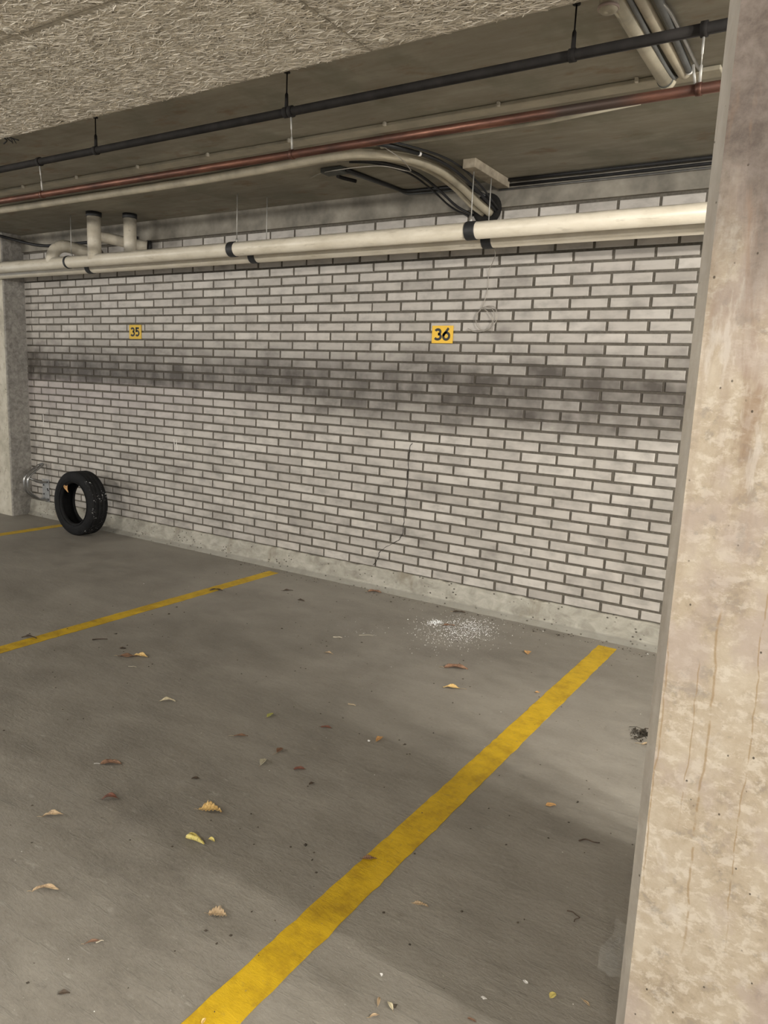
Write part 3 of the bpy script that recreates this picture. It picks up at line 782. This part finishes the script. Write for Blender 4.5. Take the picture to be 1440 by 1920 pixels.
MB().lathe([(.001, .0272), (.001, .0305), (.005, .0315), (.009, .0305), (.009, .0272)], (5.742, -1.822, 2.475), 'z', 32).build('rim', simple('pink_rim', (0.42, 0.33, 0.30), .5, 0, .1), cp_)
run('ceiling_conduit', smooth_path([(5.806, -1.95, 2.530), (5.806, -1.5, 2.530), (5.808, -1.18, 2.530), (5.810, -1.115, 2.536), (5.811, -1.10, 2.549)], 6), .0185, M['conduit'],
    'beige conduit beside the waste pipe at the upper right', 'conduit', 'conduits at the upper right', 18)
run('ceiling_conduit', smooth_path([(5.790, -1.95, 2.512), (5.783, -1.6, 2.512), (5.778, -1.3, 2.512), (5.780, -1.16, 2.515), (5.783, -1.115, 2.53)], 6), .0075, M['greycable'],
    'grey cable squeezed between the two cream pipes at the upper right', 'cable', 'conduits at the upper right', 12)
bc = thing('black_conduit', (5.84, -1.5, 2.53), 'black sleeved conduit with a white ring at its end', 'conduit', 'conduits at the upper right')
MB().tube(smooth_path([(5.853, -1.95, 2.53), (5.848, -1.62, 2.530), (5.840, -1.4, 2.53), (5.834, -1.16, 2.527)], 6), .0120, 16).build('sleeve', M['greycable'], bc)
MB().tube([(5.8337, -1.162, 2.527), (5.8334, -1.150, 2.527)], .0132, 16).build('end_ring', M['paper'], bc)
run('metal_tube', smooth_path([(5.845, -1.95, 2.527), (5.852, -1.72, 2.527), (5.862, -1.60, 2.531), (5.864, -1.4, 2.531), (5.864, -1.16, 2.531), (5.866, -1.10, 2.549)], 6), .0058, M['chrome'],
    'thin shiny metal tube at the far upper right beside the column', 'tube', 'conduits at the upper right', 12)
# ------------------------------------------------------------------ number signs
def stroke(mb, pts, w, y0, y1):
    P = [Vector((p[0], 0, p[1])) for p in pts]; n = len(P); L = []; R = []
    for i in range(n):
        d = (P[min(i + 1, n - 1)] - P[max(i - 1, 0)]).normalized(); q = Vector((-d.z, 0, d.x)) * (w / 2)
        L.append(P[i] + q); R.append(P[i] - q)
    V = [(v.x, y0, v.z) for v in L] + [(v.x, y0, v.z) for v in R] + [(v.x, y1, v.z) for v in L] + [(v.x, y1, v.z) for v in R]
    Fq = []
    for i in range(n - 1):
        Fq += [(i, i + 1, n + i + 1, n + i), (i, 2 * n + i, 2 * n + i + 1, i + 1), (n + i, n + i + 1, 3 * n + i + 1, 3 * n + i)]
    Fq += [(0, n, 3 * n, 2 * n), (n - 1, 3 * n - 1, 4 * n - 1, 2 * n - 1)]
    mb.quadmesh(V, Fq)
def arc(cx, cz, rx, rz, a0, a1, n=20):
    return [(cx + rx * math.cos(math.radians(a0 + (a1 - a0) * i / n)), cz + rz * math.sin(math.radians(a0 + (a1 - a0) * i / n))) for i in range(n + 1)]
def digit(ch, x, z, h, w, t, y0, y1):
    mb = MB(); r = t / 2
    if ch == '3':
        rt = (h / 2 - r) / 2 * 0.94; rb = (h - 2 * r) / 2 - rt
        cx = x + w * 0.48
        zt = z + h - r - rt; zb = z + r + rb
        stroke(mb, arc(cx, zt, w * .36, rt, 158, -84), t, y0, y1)
        stroke(mb, arc(cx, zb, w * .44, rb, 84, -152), t, y0, y1)
    elif ch == '5':
        stroke(mb, [(x + w * .88, z + h - r), (x + w * .16, z + h - r)], t, y0, y1)
        stroke(mb, [(x + w * .23, z + h - r * .2), (x + w * .20, z + h * .47)], t, y0, y1)
        stroke(mb, arc(x + w * .44, z + r + h * .255, w * .42, h * .255, 128, -140), t, y0, y1)
    elif ch == '6':
        cx = x + w * .5; rb = h * .275; zb = z + r * .9 + rb
        stroke(mb, arc(cx, zb, w * .42, rb, 0, 360, 36), t, y0, y1)
        stroke(mb, [(x + w * .80, z + h), (x + w * .55, z + h * .80), (x + w * .30, z + h * .60), (cx - w * .42, zb)], t, y0, y1)
    return mb
def sign(x0, x1, z0, z1, text, label, mat, dh):
    t = thing('number_sign', ((x0 + x1) / 2, -.006, (z0 + z1) / 2), label, 'number sign', 'yellow bay number signs')
    MB().box(x0, x1, -.006, -.0012, z0, z1, .0008).build('plate', mat, t)
    W = x1 - x0; H = z1 - z0; h = H * dh; w = W * .335; gap = W * .065
    xs = x0 + (W - 2 * w - gap) / 2 - W * .01; zb = z0 + (H - h) / 2
    for i, ch in enumerate(text):
        digit(ch, xs + i * (w + gap), zb, h, w, W * .104, -.0069, -.0058).build('numeral', M['ink'], t)
sign(4.2005, 4.3465, 1.641, 1.747, '36', 'bright yellow sign reading 36 on the wall at the right', M['sign'], .70)
sign(1.3600, 1.5060, 1.650, 1.762, '35', 'duller yellow sign reading 35 on the wall at the left', M['signdull'], .66)

# loose wire with a coil hanging on the wall
pts = [(4.668, P2Y + .052, 2.16), (4.665, P2Y + .09, 2.12), (4.60, -.05, 2.095), (4.562, -.010, 2.06), (4.557, -.0022, 1.965), (4.550, -.009, 1.905), (4.535, -.009, 1.86), (4.506, -.010, 1.815), (4.498, -.011, 1.775), (4.515, -.012, 1.735), (4.560, -.012, 1.716), (4.610, -.012, 1.735), (4.634, -.013, 1.79), (4.620, -.014, 1.845), (4.575, -.014, 1.858), (4.530, -.014, 1.842), (4.500, -.015, 1.795), (4.512, -.015, 1.742), (4.556, -.016, 1.712), (4.605, -.016, 1.748), (4.622, -.016, 1.80), (4.600, -.017, 1.84), (4.560, -.017, 1.853)]
wc = thing('wire_coil', (4.56, -.01, 1.79), 'loose grey wire hanging in a small coil on the bricks', 'wire coil')
MB().tube(smooth_path(pts, 7), .0021, 8).build('coil', M['wire'], wc)
MB().tube(smooth_path([(4.448, -.010, 1.728), (4.49, -.012, 1.712), (4.54, -.012, 1.712), (4.59, -.013, 1.735), (4.607, -.013, 1.775), (4.59, -.014, 1.81), (4.545, -.014, 1.845)], 7), .0024, 8).build('loose_end', M['wire'], wc)

# ------------------------------------------------------------------ bicycle holder on the wall
rk = thing('bike_holder', (0.145, -.005, .25), 'galvanised tube bicycle holder bolted low on the wall beside the column', 'bike holder')
wp = MB().box(.088, .192, -.0075, -.0012, .148, .357, .001).build('wall_plate', M['plate'], rk)
for (x, nm) in ((.118, 'a'), (.176, 'b')):
    top = (x + (.012 if nm == 'a' else -.012), -.045, .500)
    pts = [(x, -.006, .170), (x, -.085, .172), (x, -.205, .262), (x, -.205, .398), (x, -.075, .482), top]
    MB().tube(round_path(pts, .055, 7), .0105, 16).build('wheel_tube', M['chrome'], rk)
MB().tube(round_path([(.130, -.050, .497), (.133, -.036, .506), (.161, -.036, .506), (.164, -.050, .497)], .012, 5), .0105, 16).build('top_bend', M['chrome'], rk)
MB().tube(round_path([(.172, -.006, .335), (.172, -.085, .333), (.174, -.200, .392)], .05, 7), .0105, 16).build('brace_tube', M['chrome'], rk)
for (x, z) in ((.112, .215), (.178, .255), (.112, .30), (.170, .268)):
    MB().lathe([(0, .0001), (0, .007), (-.004, .0065), (-.0045, .0001)], (x, -.0074, z), 'y', 12).build('bolt', M['blackpipe'], wp)

# ------------------------------------------------------------------ tyre leaning on the wall
def tyre():
    R, r, W = .270, .176, .162
    root = bpy.data.objects.new('car_tyre', None); COL.objects.link(root)
    tag(root, 'worn black car tyre standing upright in front of the brick wall', 'tyre')
    h = W / 2
    prof = [(-h * .62, r - .006), (-h * .80, r - .004), (-h * .90, r + .006), (-h * .98, r + .030), (-h, r + .050), (-h * .97, r + .068), (-h * .90, R - .010), (-h * .82, R - .003)]
    # tread blocks with four grooves
    tread = [(-h * .78, R)]
    for g in (-.50, -.17, .17, .50):
        c = g * h * 1.35
        tread += [(c - .0016, R), (c - .0014, R - .0012), (c + .0014, R - .0012), (c + .0016, R)]
    tread += [(h * .78, R)]
    outer = prof + tread + [(-a, b) for a, b in prof[::-1]]
    inner = [(h * .60, r + .006), (h * .78, r + .030), (h * .84, r + .055), (h * .70, R - .020), (0, R - .014), (-h * .70, R - .020), (-h * .84, r + .055), (-h * .78, r + .030), (-h * .60, r + .006)]
    MB().lathe(outer + inner, (0, 0, 0), 'y', 128).build('carcass', M['rubber'], root)
    # raised bead and rim-guard rings on the sidewall facing the room
    for rr in (r + .012, r + .040, R - .026):
        MB().lathe([(-h * 1.0 + .010, rr - .003), (-h * 1.0 - .0006 + (.006 if rr > R - .03 else 0), rr - .001), (-h * 1.0 - .0006 + (.006 if rr > R - .03 else 0), rr + .001), (-h * 1.0 + .010, rr + .003)], (0, 0, 0), 'y', 128).build('sidewall_ring', M['rubber'], root)
    lean = math.radians(1.5)
    root.rotation_euler = (-lean, 0, 0)
    # the lowest shoulder sits on the floor
    zmin = 1e9; ymax = -1e9
    Rm = Matrix.Rotation(-lean, 3, 'X')
    for (t, rad) in outer:
        for a in (90, -90):
            p = Rm @ Vector((0, t, rad * math.sin(math.radians(a))))
            zmin = min(zmin, p.z); ymax = max(ymax, p.y)
    root.location = (1.032, -.268, -zmin + .0008)
    return root
ty = tyre()

# ------------------------------------------------------------------ leaves and litter on the floor
CAMC = Vector((6.5113, -4.1368, 1.3852))
FWD = Vector((-.525, .833, -.171)).normalized()
def depth(x, y): return (Vector((x, y, 0)) - CAMC).dot(FWD)
CNT = [0]
def leaf(name, x, y, pxlen, ang, wr, mat, label, curl=0.5, bend=0.3, lift=0.0, teeth=0, stem=0.25, group='fallen leaves on the floor', z0=0.0, twist=0.0, ripple=0.0, cat='leaf', stemmat='stem'):
    """blade along local x; curl rolls the sides up, bend arches it lengthwise; angle is as seen in the photo"""
    CNT[0] += 1
    rr = random.Random(CNT[0] * 17 + 3)
    L = max(.009, 1.18 * pxlen * depth(x, y) / 1392.0); W = L * wr
    nu, nv = 22, 9; V = []; Fq = []
    for i in range(nu + 1):
        u = i / nu
        wd = (math.sin(math.pi * u ** 0.80) ** 0.85) * (1 - 0.15 * u) if 0 < u < 1 else 0.0
        wd = max(wd, 0.02)
        if teeth: wd *= 1 + 0.14 * (1 if i % 2 else -1) * teeth
        s = (u - .5) * L
        zb = bend * L * (1 - (2 * u - 1) ** 2) * 0.5 + lift * L * u
        for j in range(nv):
            v = j / (nv - 1) * 2 - 1
            a = v * curl * 1.5
            hw = W / 2 * wd
            if abs(curl) > .02:
                rad = hw / (abs(curl) * 1.5)
                yy = rad * math.sin(a) if curl else hw * v
                zz = rad * (1 - math.cos(a))
                if curl < 0: yy = -yy; zz = -zz
            else: yy, zz = hw * v, 0
            tw = twist * (u - .5)
            y2 = yy * math.cos(tw) - zz * math.sin(tw); z2 = yy * math.sin(tw) + zz * math.cos(tw)
            cr = 0.035 * L * math.sin(9 * u + 2.1 * v + CNT[0]) * abs(v) + rr.uniform(-.012, .012) * L * abs(v)
            cr += ripple * L * math.sin(2 * math.pi * 7 * u) * (.25 + abs(v))
            V.append([s + rr.uniform(-.01, .01) * L, y2, z2 + zb + cr])
    for i in range(nu):
        for j in range(nv - 1):
            a = i * nv + j
            Fq.append((a, a + 1, a + nv + 1, a + nv))
    zm = min(p[2] for p in V)
    sv = [(-L / 2 + .004 * L, 0, V[nv // 2][2]), (-L / 2 - stem * L * .5, .02 * L, V[nv // 2][2] + .02 * L), (-L / 2 - stem * L, .05 * L, V[nv // 2][2] - .01 * L)]
    zm = min(zm, min(p[2] for p in sv) - .0012)
    V = [(p[0], p[1], p[2] - zm + .0006) for p in V]
    o = MB().quadmesh(V, Fq, True).build(name, LM[mat])
    md = o.modifiers.new('thickness', 'SOLIDIFY'); md.thickness = .0006; md.offset = 1
    o.location = (x, y, z0); o.rotation_euler = (0, 0, math.radians(32.6 + ang))
    tag(o, label, cat, group)
    if stem > 0:
        s = MB().tube(smooth_path([(p[0], p[1], p[2] - zm + .0006) for p in sv], 4), max(.0006, L * .012), 6)
        so = s.build('leaf_stem', M[stemmat]); so.parent = o
    return o
leaf('leaf', 3.665, -1.812, 24, -12, .55, 'gold', 'golden leaf standing on a curled edge beside a brown twig', .9, .10, -.0, 0, .30, twist=.6)
leaf('leaf', 3.610, -1.850, 30, 4, .42, 'brown', 'flat brown leaf touching the small golden leaf', .2, .05, 0, 0, .2)
leaf('leaf', 4.167, -2.084, 24, 2, .42, 'pale', 'small pale cream leaf alone left of the green one', .6, .30, 0, 0, .1)
leaf('leaf', 4.598, -1.918, 16, 60, .55, 'green', 'small yellowish green leaf in the middle of bay 36', .7, .1, 0, 0, .2)
leaf('leaf', 4.972, -.958, 38, -5, .42, 'brown', 'brown curled leaf in front of the white glass crumbs', .7, .12, 0, .6, .2)
leaf('leaf', 5.066, -1.191, 26, 175, .50, 'gold', 'golden leaf with a pale stem below the glass crumbs', .5, .15, 0, 0, .45)
leaf('leaf', 5.170, -.511, 15, 80, .80, 'orange', 'tiny orange leaf between the glass crumbs and the yellow line', .5, .1, 0, .8, .3)
leaf('leaf', 5.075, -1.816, 20, 58, .62, 'orange', 'upright orange leaf rolled beside a white chip', 1.1, .05, 0, 0, .15)
leaf('leaf', 4.833, -2.224, 19, 75, .75, 'grey', 'greyish folded leaf standing like a small tent', 1.0, .10, 0, 0, .2)
leaf('leaf', 4.824, -2.121, 15, 60, .80, 'brown', 'small round brown leaf with a long pale stem', .8, .1, 0, 0, .7)
leaf('leaf', 4.411, -2.560, 33, 6, .45, 'brown', 'brown leaf with white stem forks at the left middle', .7, .12, 0, .3, .3, stemmat='paper')
leaf('leaf', 4.969, -2.183, 18, 8, .55, 'red', 'shiny dark red brown leaf lying flat right of the grey one', .7, .1, 0, 0, .1, stemmat='darkstem')
leaf('leaf', 4.599, -2.706, 26, 8, .50, 'red', 'reddish brown leaf arched above its shadow', .6, .45, 0, .2, .25, stemmat='darkstem')
leaf('leaf', 4.538, -2.873, 32, 8, .42, 'tan', 'tan twisted leaf near the left edge with a pointed tip', .8, .2, .1, .2, .25, twist=1.2)
leaf('leaf', 4.905, -2.560, 38, -4, .66, 'gold', 'large wavy golden leaf with serrated edges', .55, .20, 0, 1.2, .18, ripple=.035)
leaf('leaf', 4.985, -2.700, 36, -24, .85, 'yellow', 'pale yellow rolled up leaf shaped like a tube', 1.95, .1, 0, 0, .0)
leaf('leaf', 5.022, -2.668, 13, -30, .70, 'yellow', 'broken off tip of the rolled yellow leaf', .9, .2, 0, .6, .0)
leaf('leaf', 4.828, -3.087, 40, 10, .30, 'tan', 'beige leaf at the lower left with a long curled shadowed tail', .9, .30, 0, .5, .2, twist=.8)
leaf('leaf', 5.266, -2.886, 30, -4, .80, 'tan', 'rusty tan leaf with ribbed edges left of the big yellow line', .65, .15, 0, 1.2, .25, ripple=.05)
leaf('leaf', 5.089, -3.130, 28, 20, .22, 'brown', 'narrow brown leaf sliver near the bottom left', .8, .15, 0, 0, .15)
leaf('leaf', 5.455, -2.459, 25, 5, .40, 'brown', 'brown ribbed leaf just left of the big yellow line', .6, .08, 0, .8, .1, stemmat='darkstem', ripple=.03)
leaf('leaf', 5.677, -2.542, 26, -14, .32, 'tan', 'tan jagged leaf just right of the big yellow line', .7, .15, 0, 1.0, .1, ripple=.03)
leaf('leaf', 5.794, -1.857, 17, 8, .65, 'orange', 'orange triangular leaf on the edge of the shadow', .3, .15, 0, .3, .1)
leaf('leaf', 6.080, -2.624, 15, 40, .80, 'yellow', 'pale yellow leaf near the foot of the near column', .6, .1, 0, .9, .1)
leaf('leaf', 6.152, -2.600, 13, -55, .45, 'tan', 'small tan leaf tip closest to the near column', .7, .1, 0, 0, .5)
leaf('leaf', 6.085, -2.76, 26, 6, .30, 'brown', 'dark narrow leaf at the bottom edge beside the near column', .5, .1, 0, .2, .1)
leaf('leaf', 5.168, -3.264, 18, 10, .60, 'dark', 'dark curled leaf near the lower left corner', 1.0, .1, 0, 0, .0)
leaf('leaf', 3.024, -1.998, 24, -3, .30, 'dark', 'dark leaf on the far side of the worn yellow line', .7, .2, 0, 0, .1, stemmat='darkstem')
leaf('leaf', 3.505, -1.795, 10, 0, .75, 'dark', 'small black oval leaf right of the worn yellow line', .2, .05, 0, 0, 0)
leaf('leaf', 3.112, -.752, 20, 5, .35, 'dark', 'dark leaf scrap lying on the worn yellow line', .5, .2, 0, .3, .1, z0=.0016, stemmat='darkstem')
leaf('leaf', 4.849, -1.864, 18, -8, .40, 'red', 'crumpled red brown leaf left of the rolled orange one', .6, .1, 0, .6, .2, stemmat='darkstem')
leaf('leaf', 4.629, -2.126, 22, 5, .30, 'brown', 'thin brown leaf with twiggy stem left of the green one', .6, .1, 0, .4, .4)
leaf('leaf', 4.360, -1.193, 15, -25, .35, 'tan', 'small tan leaf below the white straw piece', .8, .2, 0, 0, .2)
leaf('leaf', 3.458, -.442, 16, 12, .35, 'dark', 'dark leaf near the end of the worn yellow line', .5, .1, 0, 0, .2, stemmat='darkstem')
leaf('leaf', 3.665, -.560, 13, -30, .45, 'dark', 'dark crumpled leaf between worn line and glass crumbs', .8, .1, 0, .4, 0)
leaf('leaf', 3.915, -.092, 22, -6, .50, 'brown', 'brown leaf wedged at the foot of the kerb', .6, .1, 0, .7, .2)
leaf('leaf', 5.475, -3.136, 12, 70, .60, 'gold', 'golden leaf cut off by the bottom edge', .7, .1, 0, 0, 0)
leaf('leaf', 4.722, -2.45, 13, 5, .55, 'dark', 'tiny dark leaf scrap left of the grey folded leaf', .6, .1, 0, .3, 0)
leaf('leaf', 5.065, -2.235, 11, 40, .60, 'dark', 'tiny dark clump right below the shiny red leaf', .9, .1, 0, .5, 0)
leaf('leaf', 5.410, -.985, 9, 0, .60, 'orange', 'tiny orange chip lying on the bright yellow line', .5, .1, 0, 0, 0, z0=.0016)
leaf('leaf', 4.635, -.395, 20, 4, .35, 'brown', 'brown leaf scrap in the middle of the glass crumbs', .4, .1, 0, .5, .2, z0=.003)
leaf('leaf', 4.560, -.115, 20, -5, .35, 'dark', 'dark leaf scrap between glass crumbs and kerb', .4, .1, 0, .5, .2)
# cluster at the bottom edge
for (x, y, l, a, w, m, lab) in [(5.758, -2.872, 17, 82, .38, 'tan', 'upright tan leaf at the left of the bottom edge cluster'),
                                (5.786, -2.868, 18, 118, .42, 'pale', 'pale leaf at the right of the bottom edge cluster'),
                                (5.772, -2.912, 18, 20, .30, 'tan', 'curled tan leaf lying across the bottom edge cluster'),
                                (5.800, -2.935, 20, 70, .40, 'brown', 'brown leaf under the bottom edge cluster'),
                                (5.822, -2.950, 18, 110, .36, 'pale', 'cream leaf lowest in the bottom edge cluster')]:
    leaf('leaf', x, y, l, a, w, m, lab, .8, .25, 0, .2, .2, group='leaf cluster at the bottom edge')
leaf('leaf', 5.855, -2.905, 12, 20, .6, 'pale', 'pale leaf just right of the bottom edge cluster', .8, .2, 0, 0, 0)
leaf('leaf', 5.955, -2.795, 15, -30, .35, 'brown', 'brown leaf sliver between cluster and white scrap', .8, .1, 0, .3, 0)
# leaf caught inside the tyre
lf = leaf('leaf', .95, -.30, 17, 60, .5, 'orange', 'rusty tan leaf caught inside the tyre at its upper rim', .8, .2, 0, .6, .35, group=None)
lf.location = (.930, -.318, .398); lf.rotation_euler = (math.radians(60), math.radians(70), math.radians(-10))
# twigs and straws
def twig(x, y, pxlen, ang, r, mat, label, bendy=.15, cat='twig', name='twig'):
    L = pxlen * depth(x, y) / 1392.0; a = math.radians(32.6 + ang); d = Vector((math.cos(a), math.sin(a), 0)); q = Vector((-d.y, d.x, 0))
    c = Vector((x, y, r + .0006))
    P = smooth_path([c - d * L / 2, c - d * L * .15 + q * L * bendy, c + d * L * .2 - q * L * bendy * .4 + Vector((0, 0, .003)), c + d * L / 2], 5)
    return tag(MB().tube(P, [r * (1 - .4 * i / len(P)) for i in range(len(P))], 8).build(name, M[mat], loc=(x, y, 0)), label, cat, 'twigs and straws on the floor')
twig(3.315, -1.789, 27, 14, .0032, 'darkstem', 'dark twig lying beside the worn yellow line', .08)
twig(4.251, -.970, 17, -6, .0030, 'straw', 'short white straw piece left of the glass crumbs', .02, 'straw', 'straw')
twig(4.809, -1.627, 16, -25, .0034, 'stem', 'short tan stick above the rolled orange leaf', .03)
twig(5.965, -1.984, 38, -6, .0024, 'darkstem', 'dark crooked twig at the shadow edge near the column', .18)
twig(5.93, -1.045, 18, -12, .0022, 'darkstem', 'thin dark twig above the dirt clump by the column', .05)
twig(6.03, -2.330, 26, -40, .0016, 'darkstem', 'spindly branching stem in the shadow beside the column', .15)
twig(6.045, -2.345, 18, 40, .0014, 'darkstem', 'side stem crossing the spindly one beside the column', .15)
twig(3.74, -1.925, 16, -8, .0018, 'straw', 'pale splinter right of the small golden leaf', .03, 'straw', 'straw')
twig(4.35, -.84, 26, 4, .0014, 'straw', 'long thin pale fibre left of the glass crumbs', .05, 'straw', 'straw')
twig(5.10, -3.12, 14, 25, .0015, 'straw', 'pale stem beside the narrow brown sliver', .05, 'straw', 'straw')
# white scraps
def scrap(x, y, s, label, z=0.0, mat='paper'):
    r = random.Random(int(x * 1000)); V = [(0, 0, .002)] + [(s * (0.6 + .5 * r.random()) * math.cos(k), s * .7 * (0.6 + .5 * r.random()) * math.sin(k), .001 + .005 * r.random()) for k in np.arange(0, 6.28, .7)]
    n = len(V) - 1; Fq = [(0, 1 + k, 1 + (k + 1) % n) for k in range(n)]
    o = MB().quadmesh([(x + a, y + b, z + c) for a, b, c in V], Fq).build('white_scrap', M[mat], loc=(x, y, z))
    md = o.modifiers.new('thickness', 'SOLIDIFY'); md.thickness = .001; md.offset = 1
    tag(o, label, 'white scrap', 'white scraps on the floor')
scrap(6.012, -2.625, .007, 'white paper scrap near the foot of the near column')
scrap(5.722, -2.805, .005, 'white chip above the bottom edge leaf cluster')
scrap(5.050, -1.855, .0065, 'white chip touching the rolled orange leaf')
scrap(5.700, -.115, .007, 'white chip near the kerb at the right')
scrap(5.110, -.122, .005, 'white chip near the kerb below the wall middle')
scrap(5.95, -2.725, .008, 'pinkish white scrap near the bottom edge')
# dirt clump beside the column
def clump():
    mb = MB(); r = random.Random(5)
    for k in range(70):
        a = r.uniform(0, 6.28); d = abs(r.gauss(0, .030)); c = Vector((5.925 + d * math.cos(a) * 1.35, -1.125 + d * math.sin(a) * .9, 0)); s = r.uniform(.004, .013)
        c.z = s * .5 + max(0, .016 - d * .4) * r.random()
        V = [c + Vector((r.uniform(-1, 1), r.uniform(-1, 1), r.uniform(-.5, .9))) * s for _ in range(5)]
        mb.quadmesh(V, [(0, 1, 2), (0, 2, 3), (1, 2, 4), (0, 3, 4), (1, 3, 4), (2, 3, 4)])
    for k in range(8):
        c = Vector((5.925 + r.gauss(0, .03), -1.125 + r.gauss(0, .02), .008)); d = Vector((r.uniform(-1, 1), r.uniform(-1, 1), r.uniform(0, .3))).normalized() * .03
        mb.tube([c - d, c + Vector((0, 0, .006)), c + d], .0012, 5)
    for i, p in enumerate(mb.v): mb.v[i] = (p[0], p[1], max(p[2], .0006))
    return tag(mb.build('dirt_clump', M['dirt'], loc=(5.925, -1.125, 0)), 'dark clump of dirt and rotten leaves left of the near column', 'dirt clump')
clump()
leaf('leaf', 5.975, -1.190, 34, -8, .35, 'tan', 'tan leaf sticking out under the dirt clump', .6, .15, 0, 0, .3)
# clear plastic wrap beside the column
def wrap():
    n = 16; V = []; Fq = []; r = random.Random(9)
    H = [[r.uniform(0, 1) for _ in range(n + 1)] for _ in range(n + 1)]
    for i in range(n + 1):
        for j in range(n + 1):
            u, v = i / n - .5, j / n - .5
            z = .002 + .045 * math.exp(-9 * (u * u + v * v)) * (.5 + H[i][j] * .8) + .006 * H[i][j]
            V.append((6.190 + u * .11 + .006 * math.sin(9 * v), -2.39 + v * .20 + .008 * math.sin(11 * u), z))
    for i in range(n):
        for j in range(n):
            a = i * (n + 1) + j; Fq.append((a, a + n + 1, a + n + 2, a + 1))
    return tag(MB().quadmesh(V, Fq, True).build('plastic_wrap', M['wrap'], loc=(6.19, -2.39, 0)), 'crumpled clear plastic wrap at the foot of the near column', 'plastic wrap')
wrap()
# spilled glass crumbs
def crumbs():
    mb = MB(); r = random.Random(21)
    def bit(x, y, s):
        c = Vector((x, y, 0)); V = [c + Vector((math.cos(a + r.uniform(-.4, .4)) * s * r.uniform(.5, 1.1), math.sin(a) * s * r.uniform(.5, 1.1), .0006)) for a in (0, 1.6, 3.1, 4.7)]
        V.append(c + Vector((r.uniform(-.3, .3) * s, r.uniform(-.3, .3) * s, .0006 + s * r.uniform(.5, 1.1))))
        mb.quadmesh(V, [(0, 1, 4), (1, 2, 4), (2, 3, 4), (3, 0, 4), (3, 2, 1, 0)])
    for k in range(900): bit(4.735 + r.gauss(0, .085), -.385 + r.gauss(0, .125), r.uniform(.0013, .0040))
    for k in range(300): bit(4.70 + r.gauss(0, .15), -.47 + r.gauss(0, .17), r.uniform(.0011, .0032))
    for k in range(190): bit(4.535 + r.gauss(0, .020), -.385 + r.gauss(0, .030), r.uniform(.002, .0045))
    for k in range(14): bit(4.50 + r.gauss(0, .06), -.45 + r.gauss(0, .09), r.uniform(.003, .006))
    for k in range(22): bit(4.30 + r.gauss(0, .08), -.78 + r.gauss(0, .09), r.uniform(.001, .003))
    return tag(mb.build('glass_crumbs', M['shard'], loc=(4.7, -.4, 0)), 'scattered white glass crumbs on the floor below sign 36', 'glass crumbs', kind='stuff')
crumbs()
# dark and pale grit strewn about
def grit(name, n, mat, label, seed, s0, s1):
    mb = MB(); r = random.Random(seed); c = 0
    while c < n:
        x = r.uniform(2.6, 6.2); y = r.uniform(-3.3, -.07)
        if r.random() < .35: y = -.07 - abs(r.gauss(0, .06))
        s = r.uniform(s0, s1) * (1.0 if r.random() < .9 else 1.9); a = r.uniform(0, 3.1); e = r.uniform(.35, 1)
        V = [Vector((x + math.cos(t + a) * s * (1 if k % 2 == 0 else e), y + math.sin(t + a) * s * (1 if k % 2 == 0 else e), .0005)) for k, t in enumerate((0, 1.57, 3.14, 4.71))]
        V.append(Vector((x, y, .0005 + s * .6)))
        mb.quadmesh(V, [(0, 1, 4), (1, 2, 4), (2, 3, 4), (3, 0, 4)]); c += 1
    return tag(mb.build(name, M[mat], loc=(4.5, -1.6, 0)), label, 'grit', kind='stuff')
grit('dark_grit', 620, 'grit', 'fine dark grit strewn over the floor', 31, .0015, .0055)
grit('pale_grit', 110, 'paper', 'fine pale specks strewn over the floor', 32, .0010, .0026)

# ------------------------------------------------------------------ lights: fluorescent battens of the garage
def batten(name, x, y, z, lx, ly, power, col=(1.0, .95, .86)):
    """a fluorescent batten: three soft lamps along its tube, shining sideways as well as down"""
    for k in (-1, 0, 1):
        d = bpy.data.lights.new(name, 'POINT'); d.shadow_soft_size = .07; d.energy = power / 3; d.color = col
        o = bpy.data.objects.new(name, d); COL.objects.link(o); o.location = (x + k * lx / 3, y + k * ly / 3, z)
batten('lane_lamp', 2.0, -5.9, 2.16, 1.3, 0, 255)
batten('lane_lamp', -2.4, -5.5, 2.16, 1.3, 0, 250)
batten('lane_lamp', 6.8, -5.8, 2.14, 1.3, 0, 235)
batten('bay_lamp', 8.7, -2.52, 2.40, 0, .9, 600)
# dim daylight from the open ends
w = bpy.data.worlds.new('world'); scene.world = w; w.use_nodes = True
bg = w.node_tree.nodes['Background']; bg.inputs[0].default_value = (.90, .95, 1.0, 1); bg.inputs[1].default_value = 0.8

# ------------------------------------------------------------------ camera
f = 1391.967
RR = [[0.8410765, 0.5391583, 0.0435737], [0.1286242, -0.1211045, -0.9842711], [-0.5254009, 0.8334519, -0.1712069]]
CC = Vector((6.51129, -4.13683, 1.38517))
cam = bpy.data.cameras.new('camera'); co = bpy.data.objects.new('camera', cam); COL.objects.link(co)
cam.sensor_fit = 'VERTICAL'; cam.sensor_height = 36.0; cam.lens = f * 36.0 / 1920.0
cam.clip_start = 0.02; cam.clip_end = 100
Mx = Matrix(((RR[0][0], -RR[1][0], -RR[2][0], 0), (RR[0][1], -RR[1][1], -RR[2][1], 0), (RR[0][2], -RR[1][2], -RR[2][2], 0), (0, 0, 0, 1)))
co.matrix_world = Matrix.Translation(CC) @ Mx
scene.camera = co
scene.view_settings.view_transform = 'Standard'; scene.view_settings.look = 'None'
scene.view_settings.gamma = 1.0; scene.view_settings.use_curve_mapping = False
scene.view_settings.exposure = 0.06
scene.cycles.max_bounces = 8
